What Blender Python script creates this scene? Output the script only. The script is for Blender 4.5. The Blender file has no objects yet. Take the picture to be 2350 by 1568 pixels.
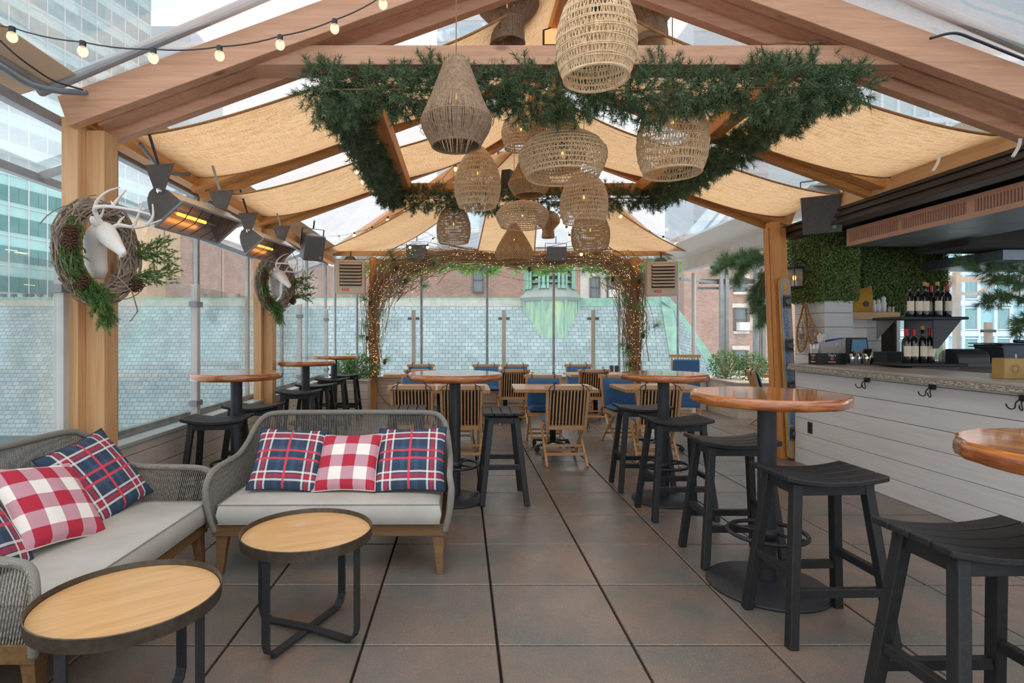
import bpy, bmesh, math, random
import numpy as np
from mathutils import Vector, Matrix
random.seed(7); rng = np.random.default_rng(7)
PI = math.pi; R = math.radians
sc = bpy.context.scene
C = sc.collection
# ---------------------------------------------------------------- camera, sky, exposure
F, U0, V0, EYE = 1285.0, 1060.0, 769.0, 1.40
cd = bpy.data.cameras.new('camera'); cam = bpy.data.objects.new('camera', cd); C.objects.link(cam)
cam.location = (0, 0, EYE); cam.rotation_euler = (PI/2, 0, 0)
cd.sensor_width = 36; cd.lens = F/2350*36; cd.shift_x = (1175-U0)/2350; cd.shift_y = -(784-V0)/2350
cd.clip_start = .05; cd.clip_end = 500
sc.camera = cam
sc.view_settings.view_transform = 'Standard'; sc.view_settings.look = 'None'
sc.view_settings.gamma = 1; sc.view_settings.use_curve_mapping = False
sc.view_settings.exposure = 0.85; sc.cycles.transparent_max_bounces = 24
w = bpy.data.worlds.new('sky'); sc.world = w; w.use_nodes = True
nt = w.node_tree; bg = nt.nodes['Background']
tc = nt.nodes.new('ShaderNodeTexCoord'); sp = nt.nodes.new('ShaderNodeSeparateXYZ'); cr = nt.nodes.new('ShaderNodeValToRGB')
nt.links.new(tc.outputs['Generated'], sp.inputs[0]); nt.links.new(sp.outputs['Z'], cr.inputs[0])
cr.color_ramp.elements[0].position = 0.0; cr.color_ramp.elements[0].color = (.72, .79, .87, 1)
cr.color_ramp.elements[1].position = .55; cr.color_ramp.elements[1].color = (1.0, 1.0, 1.0, 1)
nt.links.new(cr.outputs[0], bg.inputs[0]); bg.inputs[1].default_value = 1.1
sun = bpy.data.lights.new('overcast_sun', 'SUN'); sun.energy = .55; sun.angle = R(60); sun.color = (1, .98, .95)
so = bpy.data.objects.new('overcast_sun', sun); C.objects.link(so); so.rotation_euler = (R(24), R(-12), 0)

def P(u, v, Y):                     # the point at depth Y seen at (u, v)
    return Vector(((u-U0)/F*Y, Y, EYE-(v-V0)/F*Y))
# ---------------------------------------------------------------- helpers
def link(o, parent=None):
    C.objects.link(o)
    if parent is not None: o.parent = parent
    return o
def tag(o, label=None, cat=None, group=None, kind=None):
    if label: o['label'] = label
    if cat: o['category'] = cat
    if group: o['group'] = group
    if kind: o['kind'] = kind
    return o
def thing(name, label, cat, loc=(0, 0, 0), rz=0, group=None):
    o = bpy.data.objects.new(name, None); link(o); o.location = loc; o.rotation_euler = (0, 0, rz)
    o.empty_display_size = .1
    return tag(o, label, cat, group)
def copy_tree(o, parent=None):
    c = o.copy(); C.objects.link(c)
    if parent is not None: c.parent = parent
    for ch in KIDS.get(o.name, []):
        copy_tree(ch, c)
    return c
KIDS = {}
def dup(o, loc, rz, label=None, group=None):
    c = copy_tree(o); c.location = loc; c.rotation_euler = (0, 0, rz)
    if label: c['label'] = label
    if group: c['group'] = group
    return c
class MB:
    def __init__(s): s.v = []; s.f = []; s.uv = {}
    def add(s, vs, fs, uvs=None):
        b = len(s.v); s.v += [tuple(p) for p in vs]
        for k, f in enumerate(fs):
            if uvs: s.uv[len(s.f)] = uvs[k]
            s.f.append(tuple(b+i for i in f))
        return s
    def box(s, c, d, m=None):
        x, y, z = d[0]/2, d[1]/2, d[2]/2
        vs = [Vector((a*x, b*y, e*z)) for a in (-1, 1) for b in (-1, 1) for e in (-1, 1)]
        if m is not None: vs = [m @ p for p in vs]
        c = Vector(c)
        return s.add([p+c for p in vs], [(0, 1, 3, 2), (4, 6, 7, 5), (0, 4, 5, 1), (2, 3, 7, 6), (0, 2, 6, 4), (1, 5, 7, 3)])
    def bb(s, x0, x1, y0, y1, z0, z1):
        return s.box(((x0+x1)/2, (y0+y1)/2, (z0+z1)/2), (x1-x0, y1-y0, z1-z0))
    def beam(s, p0, p1, w, h, up=(0, 0, 1), w2=None, h2=None):
        p0 = Vector(p0); p1 = Vector(p1); d = (p1-p0).normalized(); up = Vector(up)
        if abs(d.dot(up)) > .99: up = Vector((0, 1, 0))
        sd = d.cross(up).normalized(); u = sd.cross(d).normalized()
        w2 = w if w2 is None else w2; h2 = h if h2 is None else h2; vs = []
        for p, a, b in ((p0, w, h), (p1, w2, h2)):
            for i, j in ((-1, -1), (1, -1), (1, 1), (-1, 1)): vs.append(p+sd*(i*a/2)+u*(j*b/2))
        return s.add(vs, [(3, 2, 1, 0), (4, 5, 6, 7), (0, 1, 5, 4), (1, 2, 6, 5), (2, 3, 7, 6), (3, 0, 4, 7)])
    def tube(s, pts, r, n=6, closed=False, cap=True):
        pts = [Vector(p) for p in pts]; k = len(pts)
        if not isinstance(r, (list, tuple)): r = [r]*k
        ref = None; vs = []
        for i, p in enumerate(pts):
            a = pts[i-1] if (i or closed) else p; b = pts[(i+1) % k] if (i < k-1 or closed) else p
            t = (b-a)
            t = t.normalized() if t.length > 1e-9 else Vector((0, 0, 1))
            if ref is None: ref = t.orthogonal().normalized()
            ref = (ref - t*ref.dot(t))
            ref = ref.normalized() if ref.length > 1e-6 else t.orthogonal().normalized()
            q = t.cross(ref)
            for j in range(n):
                an = 2*PI*j/n; vs.append(p+(ref*math.cos(an)+q*math.sin(an))*r[i])
        fs = []
        for i in range(k if closed else k-1):
            i2 = (i+1) % k
            for j in range(n): fs.append((i*n+j, i*n+(j+1) % n, i2*n+(j+1) % n, i2*n+j))
        if cap and not closed:
            fs.append(tuple(range(n))[::-1]); fs.append(tuple((k-1)*n+j for j in range(n)))
        return s.add(vs, fs)
    def lathe(s, prof, n=24, c=(0, 0, 0), ax=None, cap=True):
        c = Vector(c); vs = []
        for r_, z in prof:
            for j in range(n):
                a = 2*PI*j/n; p = Vector((r_*math.cos(a), r_*math.sin(a), z))
                if ax is not None: p = ax @ p
                vs.append(p+c)
        fs = []; k = len(prof)
        for i in range(k-1):
            for j in range(n): fs.append((i*n+j, i*n+(j+1) % n, (i+1)*n+(j+1) % n, (i+1)*n+j))
        if cap: fs.append(tuple(range(n))[::-1]); fs.append(tuple((k-1)*n+j for j in range(n)))
        return s.add(vs, fs)
    def ball(s, c, r, n=8, m=5, sq=(1, 1, 1)):
        pr = [(max(1e-4, r*math.sin(PI*i/m)), -r*math.cos(PI*i/m)) for i in range(m+1)]
        return s.lathe(pr, n, c, Matrix.Diagonal(Vector(sq)), cap=False)
    def quad(s, a, b, c, d, uv=None): return s.add([a, b, c, d], [(0, 1, 2, 3)], [uv] if uv else None)
    def grid(s, fn, nu, nv):
        vs = [fn(i/nu, j/nv) for j in range(nv+1) for i in range(nu+1)]
        fs = [(j*(nu+1)+i, j*(nu+1)+i+1, (j+1)*(nu+1)+i+1, (j+1)*(nu+1)+i) for j in range(nv) for i in range(nu)]
        uv = [[(i/nu, j/nv), ((i+1)/nu, j/nv), ((i+1)/nu, (j+1)/nv), (i/nu, (j+1)/nv)] for j in range(nv) for i in range(nu)]
        return s.add(vs, fs, uv)
    def build(s, name, mat, parent=None, smooth=False, bevel=0, solid=0, seg=2):
        me = bpy.data.meshes.new(name); me.from_pydata(s.v, [], s.f)
        if s.uv:
            ul = me.uv_layers.new(name='UVMap').data
            for p in me.polygons:
                q = s.uv.get(p.index)
                if q:
                    for k, li in enumerate(p.loop_indices): ul[li].uv = q[k]
        me.materials.append(mat)
        if smooth:
            for p in me.polygons: p.use_smooth = True
        me.update()
        o = bpy.data.objects.new(name, me); link(o, parent)
        if parent is not None: KIDS.setdefault(parent.name, []).append(o)
        if solid:
            m = o.modifiers.new('solid', 'SOLIDIFY'); m.thickness = solid; m.offset = 0
        if bevel:
            m = o.modifiers.new('bevel', 'BEVEL'); m.width = bevel; m.segments = seg; m.limit_method = 'ANGLE'
        return o
def np_obj(name, verts, faces, mat, parent=None):
    me = bpy.data.meshes.new(name); verts = np.asarray(verts, dtype=np.float32); faces = np.asarray(faces, dtype=np.int32)
    k = faces.shape[1]; n = len(faces)
    me.vertices.add(len(verts)); me.vertices.foreach_set('co', verts.ravel())
    me.loops.add(n*k); me.loops.foreach_set('vertex_index', faces.ravel())
    me.polygons.add(n); me.polygons.foreach_set('loop_start', np.arange(0, n*k, k, dtype=np.int32))
    me.polygons.foreach_set('loop_total', np.full(n, k, dtype=np.int32))
    me.materials.append(mat); me.update(calc_edges=True); me.validate()
    o = bpy.data.objects.new(name, me); link(o, parent)
    if parent is not None: KIDS.setdefault(parent.name, []).append(o)
    return o
def unit(a): return a/np.maximum(np.linalg.norm(a, axis=-1, keepdims=True), 1e-9)
def needles(P0, A, n, ln, nl, wd, spread=.9, seed=1):
    """sprigs at P0 along axes A, n needles each"""
    g = np.random.default_rng(seed); m = len(P0)
    P0 = np.repeat(np.asarray(P0, float), n, 0); A = np.repeat(unit(np.asarray(A, float)), n, 0)
    t = g.random((m*n, 1)); base = P0+A*t*ln
    d = unit(A*(.55+.2*t)+spread*unit(g.normal(size=(m*n, 3))))
    L = nl*(.7+.6*g.random((m*n, 1)))
    s = unit(np.cross(d, g.normal(size=(m*n, 3))))*wd/2
    tip = base+d*L
    V = np.stack([base-s, base+s, tip+s*.35, tip-s*.35], 1).reshape(-1, 3)
    return V, np.arange(len(V)).reshape(-1, 4)
def leaves(Pc, Nn, size, seed=1, asp=.6, tilt=.8):
    g = np.random.default_rng(seed); Pc = np.asarray(Pc, float); m = len(Pc)
    n = unit(np.asarray(Nn, float)+tilt*g.normal(size=(m, 3))); a = unit(np.cross(n, g.normal(size=(m, 3)))); b = np.cross(n, a)
    sz = size*(.6+.8*g.random((m, 1)))
    V = np.stack([Pc-a*sz*.5, Pc-b*sz*.5*asp+n*sz*.08, Pc+a*sz*.5, Pc+b*sz*.5*asp+n*sz*.08], 1).reshape(-1, 3)
    return V, np.arange(len(V)).reshape(-1, 4)
def merge(lst):
    V = []; Fs = []; b = 0
    for v, f in lst: V.append(v); Fs.append(f+b); b += len(v)
    return np.concatenate(V), np.concatenate(Fs)
def catmull(pts, k=6, closed=False):
    pts = [Vector(p) for p in pts]; n = len(pts); out = []
    for i in range(n if closed else n-1):
        if closed: a, b, c, d = pts[i-1], pts[i], pts[(i+1) % n], pts[(i+2) % n]
        else: a, b, c, d = pts[max(i-1, 0)], pts[i], pts[i+1], pts[min(i+2, n-1)]
        for j in range(k):
            t = j/k; out.append(.5*((2*b)+(c-a)*t+(2*a-5*b+4*c-d)*t*t+(3*b-a-3*c+d)*t**3))
    if not closed: out.append(pts[-1])
    return out
# ---------------------------------------------------------------- materials
def lin(c):
    if isinstance(c, str): c = [int(c[i:i+2], 16)/255 for i in (0, 2, 4)]
    return tuple((x/12.92 if x < .04045 else ((x+.055)/1.055)**2.4) for x in c)+(1,)
class NT:
    def __init__(s, name):
        s.m = bpy.data.materials.new(name); s.m.use_nodes = True; s.t = s.m.node_tree; s.b = s.t.nodes['Principled BSDF']; s.out = s.t.nodes['Material Output']
    def n(s, ty, **k):
        x = s.t.nodes.new('ShaderNode'+ty)
        for a, v in k.items(): setattr(x, a, v)
        return x
    def l(s, a, b): s.t.links.new(a, b)
    def inp(s, sock, v):
        if hasattr(v, 'is_output'): s.l(v, sock)
        else: sock.default_value = v
    def math(s, op, a, b=0., c=0.):
        x = s.n('Math', operation=op); s.inp(x.inputs[0], a); s.inp(x.inputs[1], b); s.inp(x.inputs[2], c); return x.outputs[0]
    def mix(s, f, a, b, mode='MIX'):
        x = s.n('Mix', data_type='RGBA', blend_type=mode); s.inp(x.inputs[0], f); s.inp(x.inputs[6], a); s.inp(x.inputs[7], b); return x.outputs[2]
    def coord(s, scale=(1, 1, 1), which='Object', rot=(0, 0, 0)):
        t = s.n('TexCoord'); m = s.n('Mapping'); m.inputs['Scale'].default_value = scale; m.inputs['Rotation'].default_value = rot
        s.l(t.outputs[which], m.inputs[0]); return m.outputs[0]
    def noise(s, vec, scale=5, detail=4, rough=.6, dist=0):
        x = s.n('TexNoise'); s.l(vec, x.inputs['Vector']); x.inputs['Scale'].default_value = scale; x.inputs['Detail'].default_value = detail
        x.inputs['Roughness'].default_value = rough; x.inputs['Distortion'].default_value = dist; return x.outputs['Fac']
    def ramp(s, f, stops):
        x = s.n('ValToRGB'); e = x.color_ramp.elements
        e[0].position, e[0].color = stops[0]; e[1].position, e[1].color = stops[-1]
        for p, c in stops[1:-1]: y = e.new(p); y.color = c
        s.l(f, x.inputs[0]); return x.outputs[0]
    def bump(s, h, st=.3, dist=.01):
        x = s.n('Bump'); x.inputs['Strength'].default_value = st; x.inputs['Distance'].default_value = dist; s.l(h, x.inputs['Height']); s.l(x.outputs[0], s.b.inputs['Normal'])
    def base(s, c): s.inp(s.b.inputs['Base Color'], c)
    def set(s, rough=.5, metal=0, coat=0, spec=.5):
        s.b.inputs['Roughness'].default_value = rough; s.b.inputs['Metallic'].default_value = metal
        s.b.inputs['Coat Weight'].default_value = coat; s.b.inputs['Coat Roughness'].default_value = .06; s.b.inputs['Specular IOR Level'].default_value = spec
        return s
def plain(name, c1, c2=None, scale=8, rough=.5, metal=0, coat=0, bump=0, spec=.5, stretch=(1, 1, 1), detail=4):
    m = NT(name).set(rough, metal, coat, spec); c1 = lin(c1); c2 = lin(c2) if c2 else tuple(x*.85 for x in c1[:3])+(1,)
    f = m.noise(m.coord(stretch), scale, detail); m.base(m.ramp(f, [(.3, c1), (.7, c2)]))
    if bump: m.bump(f, bump)
    return m.m
def wood(name, c1, c2, axis=0, rough=.55, coat=0, knots=True, sc_=1., dark=None):
    m = NT(name).set(rough, 0, coat); st = [14*sc_]*3; st[axis] = .9*sc_
    v = m.coord(st); f = m.noise(v, 2.2, 5, .62, .4)
    st2 = [60*sc_]*3; st2[axis] = 2*sc_; f2 = m.noise(m.coord(st2), 2, 2)
    col = m.ramp(f, [(.28, lin(c1)), (.52, tuple((a+b)/2 for a, b in zip(lin(c1), lin(c2)))), (.75, lin(c2))])
    col = m.mix(m.math('MULTIPLY', f2, .35), col, lin(dark or c2), 'MULTIPLY')
    if knots:
        sv = [3.6]*3; sv[axis] = 1.5; vo = m.n('TexVoronoi'); m.l(m.coord(sv), vo.inputs['Vector']); vo.inputs['Scale'].default_value = 1.3
        k = m.ramp(vo.outputs['Distance'], [(.05, (1, 1, 1, 1)), (.12, (0, 0, 0, 1))])
        col = m.mix(m.math('MULTIPLY', k, .6), col, lin('5a3418'))
    m.base(col); m.bump(f2, .12, .004); return m.m
def brickmat(name, a, b, mortar, w, h, ms=.012, rough=.85, which='UV', offset=.5, bump=.4, haze=None):
    m = NT(name).set(rough); t = m.n('TexBrick'); m.l(m.coord((1, 1, 1), which), t.inputs['Vector'])
    t.inputs['Color1'].default_value = lin(a); t.inputs['Color2'].default_value = lin(b); t.inputs['Mortar'].default_value = lin(mortar)
    t.inputs['Scale'].default_value = 1; t.inputs['Mortar Size'].default_value = ms; t.inputs['Brick Width'].default_value = w; t.inputs['Row Height'].default_value = h
    t.inputs['Mortar Smooth'].default_value = .1; t.offset = offset
    f = m.noise(m.coord((1, 1, 1), which), .8, 6, .7); c = m.mix(.5, t.outputs['Color'], m.ramp(f, [(.3, (.55, .55, .55, 1)), (.7, (1.3, 1.3, 1.3, 1))]), 'MULTIPLY')
    m.base(c); x = m.math('SUBTRACT', 1., t.outputs['Fac']); m.bump(x, bump, .02); return m.m
PINE = [wood('pine_timber_%s' % 'xyz'[i], 'e0b88a', 'c8965f', i) for i in range(3)]
ROSY = wood('rosy_hazed_pine', 'd6a988', 'b9886a', 0)  # pinkish pine, with slight haze and flare tinted into the colour
ORANGE = [wood('cedar_timber_%s' % 'xyz'[i], 'e0a560', 'bf7f3f', i) for i in range(3)]
TEAK = [wood('teak_%s' % 'xyz'[i], 'e0b88c', 'bf9160', i, knots=False) for i in range(3)]
SOFAWOOD = wood('oiled_acacia', '8c6a42', '66492a', 0, .5, knots=False)
m = NT('lacquered_tabletop').set(.25, 0, .9)
v = m.coord((1, 9, 1)); f = m.noise(v, 3.5, 6, .65, .8); col = m.ramp(f, [(.3, lin('e09a4c')), (.5, lin('c8742c')), (.72, lin('97471a'))])
bt = m.n('TexBrick'); m.l(m.coord((1, 1, 1)), bt.inputs['Vector']); bt.inputs['Scale'].default_value = 1; bt.inputs['Brick Width'].default_value = .62; bt.inputs['Row Height'].default_value = .07
bt.inputs['Mortar Size'].default_value = .0018; bt.inputs['Color1'].default_value = (1, 1, 1, 1); bt.inputs['Color2'].default_value = (.68, .62, .6, 1); bt.inputs['Mortar'].default_value = (.25, .2, .2, 1)
m.base(m.mix(1., col, bt.outputs['Color'], 'MULTIPLY')); LACQ = m.m
m = NT('lacquered_table_edge').set(.25, 0, .9); f = m.noise(m.coord((3, 3, 26)), 2.2, 5, .6, .6)
m.base(m.ramp(f, [(.3, lin('c47a35')), (.55, lin('99521f')), (.75, lin('4e260f'))])); LACQE = m.m
m = NT('dining_tabletop').set(.35, 0, .4); f = m.noise(m.coord((1.2, 12, 1)), 3, 5, .6, .5); col = m.ramp(f, [(.3, lin('e2ab6c')), (.75, lin('b87838'))])
bt = m.n('TexBrick'); m.l(m.coord((1, 1, 1)), bt.inputs['Vector']); bt.inputs['Scale'].default_value = 1; bt.inputs['Brick Width'].default_value = 3; bt.inputs['Row Height'].default_value = .1
bt.inputs['Mortar Size'].default_value = .002; bt.inputs['Color1'].default_value = (1, 1, 1, 1); bt.inputs['Color2'].default_value = (.8, .75, .7, 1); bt.inputs['Mortar'].default_value = (.3, .25, .2, 1)
m.base(m.mix(1., col, bt.outputs['Color'], 'MULTIPLY')); DTOP = m.m
# pavers
m = NT('wet_concrete_paver').set(.38, 0, 0, .5)
oi = m.n('NewGeometry'); rp = oi.outputs['Random Per Island']
f = m.noise(m.coord(), 2.2, 5, .6); sp_ = m.noise(m.coord(), 160, 2, .9); sp2 = m.noise(m.coord(), 420, 1, .5)
fm = m.ramp(f, [(.36, (0, 0, 0, 1)), (.64, (1, 1, 1, 1))]); col = m.mix(fm, lin('82695a'), lin('5d5e59')); col = m.mix(m.math('MULTIPLY', rp, .45), col, lin('6e6964'))
col = m.mix(m.ramp(sp_, [(.58, (0, 0, 0, 1)), (.70, (.6, .6, .6, 1))]), col, lin('c8b8a8')); col = m.mix(m.ramp(sp2, [(.3, (.35, .35, .35, 1)), (.45, (0, 0, 0, 1))]), col, lin('4a4340'))
m.base(col); m.l(m.ramp(f, [(.35, (.22, .22, .22, 1)), (.7, (.42, .42, .42, 1))]), m.b.inputs['Roughness']); m.bump(sp_, .25, .003); PAVER = m.m
BLACKW = plain('black_painted_wood', '18191b', '252628', 30, .5, bump=.25, stretch=(1, 1, 1), spec=.45)
BLACKM = plain('black_powder_coat', '2d2f33', '222427', 60, .5, bump=.08)
DARKM = plain('charcoal_sheet_metal', '66615c', '55504b', 8, .45, .2)
STEEL = plain('grey_tube_metal', 'a8a9a8', '8e908f', 6, .38, .55)
GREYP = plain('grey_painted_metal', '9a9a99', '868787', 6, .45, .1)
ALU = plain('bright_aluminium', 'e8e6e2', 'd8d5d0', 4, .3, .75)
CHROME = plain('chrome', 'dddcd8', 'c8c6c2', 4, .15, 1)
WHITEP = plain('white_paint', 'e6e3df', 'd8d5d0', 5, .5)
CREAMB = plain('cream_painted_boards', 'd3c6b8', 'c2b4a5', 6, .6, bump=.05, stretch=(.3, 1, 6))
BARB = plain('white_painted_boards', 'e4e2e0', 'd6d4d3', 5, .55, bump=.05, stretch=(1, .3, 6))
SILL = plain('pale_metal_sill', 'c2c9c6', 'b0b7b4', 4, .35, .2)
GROOVE = plain('dark_gap', '3a332e', '2a2420', 5, .9)
BLUE = plain('navy_cushion_fabric', '41709f', '35608c', 5, .85, bump=.1)
TIE = plain('navy_tie', '1c2a44', '16203a', 20, .9)
DNAVY = plain('dark_navy_fabric', '24304a', '1b2438', 20, .9)
GREYF = plain('light_grey_upholstery', 'bdb9b1', 'a9a59d', 3, .9, bump=.15)
PIPE = plain('grey_piping', '96928c', '85817b', 12, .9)
m = NT('grey_rope').set(.85); wv = m.n('TexWave'); m.l(m.coord((1, 1, 1)), wv.inputs['Vector']); wv.inputs['Scale'].default_value = 130; wv.inputs['Distortion'].default_value = 6; wv.inputs['Detail'].default_value = 2
m.base(m.mix(wv.outputs['Fac'], lin('6e6a64'), lin('a29d94'))); m.bump(wv.outputs['Fac'], .5, .003); ROPE = m.m
RATTAN = plain('light_rattan', 'e2c7a0', 'c4a279', 40, .6)
JUTE = plain('brown_jute_rope', 'a07c56', '7d5d3d', 60, .8)
JUTED = plain('dark_jute_rope', 'a1866a', '735b45', 60, .8)
SEAG = plain('brown_seagrass', 'cda777', '9a7446', 60, .75)
BRASSW = plain('tray_veneer', 'd6a872', 'c39460', 3, .4, stretch=(1, 14, 1), coat=.25)
BRONZE = plain('aged_bronze_rim', '5f564a', '4a4238', 30, .4, .6, bump=.1)
PLASTER = plain('white_plaster', 'e2dad2', 'd6cdc4', 4, .5)
COPPERG = plain('copper_grille', 'fac3a0', 'eeb08e', 5, .5)
GALV = plain('galvanised_steel', '8f9aa0', '6f787c', 5, .4, .6)
CREAMM = plain('cream_enamel', 'c9b49c', 'bda68d', 5, .45)
RED = plain('red_label', 'e0452a', 'cf3a22', 5, .5)
WHITE = plain('white_plastic', 'efede8', 'e5e2dc', 5, .4)
GLASSD = plain('dark_window_glass', '6d7678', '596264', 1, .08, spec=.8)
GOLD = plain('gold_card', 'a98a4e', '97783f', 5, .5, .2)
LIMEST = plain('limestone', 'd4c9ba', 'c3b8a8', 4, .8)
def leafm(name, c1, c2, trans=.25, rough=.5):
    m = NT(name).set(rough, 0, 0, .35); g = m.n('NewGeometry'); col = m.mix(g.outputs['Random Per Island'], lin(c1), lin(c2)); m.base(col)
    tr = m.n('BsdfTranslucent'); m.l(col, tr.inputs[0]); mx = m.n('MixShader'); mx.inputs[0].default_value = trans
    m.l(m.b.outputs[0], mx.inputs[1]); m.l(tr.outputs[0], mx.inputs[2]); m.l(mx.outputs[0], m.out.inputs[0]); return m.m
FIR = leafm('fir_needles', '35492f', '7a9068')
FIR2 = leafm('dark_fir_needles', '33452f', '6b8160')
PINEN = leafm('long_pine_needles', '567c55', '93b083')
CEDARN = leafm('cedar_sprays', '3d5f31', '7a9a52')
BOX = leafm('boxwood_leaves', '3c6b34', '8fae74')
HEDGE = leafm('hedge_leaves', '465a2b', '93a862')
VINE = leafm('vine_leaves', '74ae4a', 'bfe08e', .5)
TWIG = plain('twigs', 'a8865f', '7d6045', 20, .8)
TWIGG = plain('grey_wreath_twigs', 'aa9987', '7a6757', 15, .8)
CONE = plain('pine_cone', '6b4a30', '4a3120', 40, .8)
def emis(name, c, st, sample=True):
    m = NT(name); e = m.n('Emission'); e.inputs[0].default_value = lin(c); e.inputs[1].default_value = st; m.l(e.outputs[0], m.out.inputs[0])
    if not sample: m.m.cycles.emission_sampling = 'NONE'
    return m.m
BULB = emis('warm_bulb', 'ffd79c', .66); FAIRY = emis('fairy_light', 'ffd287', 2.0, False); FLAME = emis('flame_lamp', 'ff9a3c', 2.5); HEAT = emis('heater_filament', 'ff9a40', 1.8); FIL = emis('bulb_filament', 'ffb050', 5, False)
m = NT('glowing_bulb_glass'); e_ = m.n('Emission'); e_.inputs[0].default_value = lin('ffe3bd'); e_.inputs[1].default_value = 1.0; t_ = m.n('BsdfTransparent'); x_ = m.n('MixShader'); x_.inputs[0].default_value = .42
m.l(t_.outputs[0], x_.inputs[1]); m.l(e_.outputs[0], x_.inputs[2]); m.l(x_.outputs[0], m.out.inputs[0]); BULB = m.m; CORE = emis('bulb_core', 'ffc878', 1.6)
def clear(name, tint, haze, gloss=.06, rough=.05, hz=(.9, .93, .97, 1)):
    m = NT(name); t = m.n('BsdfTransparent'); t.inputs[0].default_value = tint; g = m.n('BsdfGlossy'); g.inputs['Roughness'].default_value = rough
    d = m.n('BsdfDiffuse'); d.inputs[0].default_value = hz; tr = m.n('BsdfTranslucent'); tr.inputs[0].default_value = hz
    h = m.n('MixShader'); h.inputs[0].default_value = .5; m.l(d.outputs[0], h.inputs[1]); m.l(tr.outputs[0], h.inputs[2])
    f = m.noise(m.coord((1, 1, 1)), .9, 5, .65, .6); hf = m.ramp(f, [(.35, (haze*.55,)*3+(1,)), (.7, (haze*1.35,)*3+(1,))])
    a = m.n('MixShader'); m.l(hf, a.inputs[0]); m.l(t.outputs[0], a.inputs[1]); m.l(h.outputs[0], a.inputs[2])
    b = m.n('MixShader'); lw = m.n('LayerWeight'); lw.inputs[0].default_value = .25; m.l(m.math('MULTIPLY_ADD', lw.outputs['Fresnel'], .35, gloss*.3), b.inputs[0]); m.l(a.outputs[0], b.inputs[1]); m.l(g.outputs[0], b.inputs[2])
    m.l(b.outputs[0], m.out.inputs[0]); return m.m
VROOF = clear('clear_roof_vinyl', (.90, .93, .96, 1), .42)
VWALL = clear('clear_wall_vinyl', (.94, .96, .965, 1), .055)
GLASS = clear('windscreen_glass', (.96, .98, .975, 1), .015)
BGLASS = clear('bulb_glass', (1, .96, .88, 1), .12)
LGLASS = clear('lantern_glass', (.95, .95, .95, 1), .25)
def softvinyl(name, c, tr=.5):
    m = NT(name); d = m.n('BsdfDiffuse'); d.inputs[0].default_value = lin(c); t = m.n('BsdfTranslucent'); t.inputs[0].default_value = lin(c); x = m.n('MixShader'); x.inputs[0].default_value = tr
    m.l(d.outputs[0], x.inputs[1]); m.l(t.outputs[0], x.inputs[2]); m.l(x.outputs[0], m.out.inputs[0]); return m.m
BEIGEV = softvinyl('beige_vinyl_flap', 'cdbba6', .45); PALEV = softvinyl('pale_vinyl_flap', 'dcd9d4', .6)
def burlap(name, c1, c2):
    m = NT(name); a = m.noise(m.coord((2.2, 120, 2)), 1.6, 3, .7); b = m.noise(m.coord((120, 2.2, 120)), 1.6, 3, .7)
    s = m.math('MULTIPLY', m.math('ADD', a, b), .5); big = m.noise(m.coord((1, 4, 1)), .9, 3)
    col = m.ramp(s, [(.36, lin(c2)), (.5, lin(c1)), (.66, lin('fbe2be'))]); col = m.mix(m.math('MULTIPLY', big, .3), col, lin(c2), 'MULTIPLY')
    s1 = m.noise(m.coord((3.5, 150, 3)), 2.2, 2, .5); s2 = m.noise(m.coord((150, 3.5, 150)), 2.2, 2, .5)
    sl = m.math('MAXIMUM', m.ramp(s1, [(.60, (0, 0, 0, 1)), (.65, (.7, .7, .7, 1))]), m.ramp(s2, [(.62, (0, 0, 0, 1)), (.67, (.6, .6, .6, 1))])); col = m.mix(sl, col, lin('9a6a3c'))
    d = m.n('BsdfDiffuse'); m.l(col, d.inputs[0]); t = m.n('BsdfTranslucent'); m.l(col, t.inputs[0]); x = m.n('MixShader'); x.inputs[0].default_value = .72
    m.l(d.outputs[0], x.inputs[1]); m.l(t.outputs[0], x.inputs[2])
    tp = m.n('BsdfTransparent'); y = m.n('MixShader'); m.l(m.ramp(s, [(.55, (0, 0, 0, 1)), (.72, (.22, .22, .22, 1))]), y.inputs[0]); m.l(x.outputs[0], y.inputs[1]); m.l(tp.outputs[0], y.inputs[2])
    m.l(y.outputs[0], m.out.inputs[0]); return m.m
BURLAP = burlap('burlap', 'f4cfa0', 'd09e66'); HEM = plain('burlap_hem', 'b98a58', '8f653a', 60, .9)
# plaid and gingham from the pillow's own x / z coordinates
def plaid():
    m = NT('navy_plaid').set(.9); t = m.n('TexCoord'); s = m.n('SeparateXYZ'); m.l(t.outputs['Object'], s.inputs[0])
    def band(c, pos, hw):
        o = None
        for p in pos:
            q = m.math('COMPARE', c, p, hw); o = q if o is None else m.math('MAXIMUM', o, q)
        return o
    u, v = s.outputs['X'], s.outputs['Z']
    tw = m.math('GREATER_THAN', m.math('SINE', m.math('MULTIPLY', m.math('ADD', u, v), 900.)), 0.)
    def both(pu, pv, hw): return m.math('MULTIPLY', m.math('ADD', band(u, pu, hw), band(v, pv, hw)), .5)
    c = lin('2f4157'); c = m.mix(m.math('MULTIPLY', both([-.045, .045], [-.045, .045], .012), .4), c, lin('52708f'))
    c = m.mix(m.math('MULTIPLY', both([-.14, .14], [-.14, .14], .012), 1.5), c, lin('b03148'))
    wh = both([-.163, -.115, .115, .163], [-.163, -.115, .115, .163], .006)
    c = m.mix(m.math('MULTIPLY', wh, m.math('MULTIPLY_ADD', tw, .6, 1.1)), c, lin('e6ddd6'))
    c = m.mix(m.math('MULTIPLY', both([0.], [-.028, .028], .0075), 1.7), c, lin('d84352'))
    m.base(c); return m.m
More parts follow.
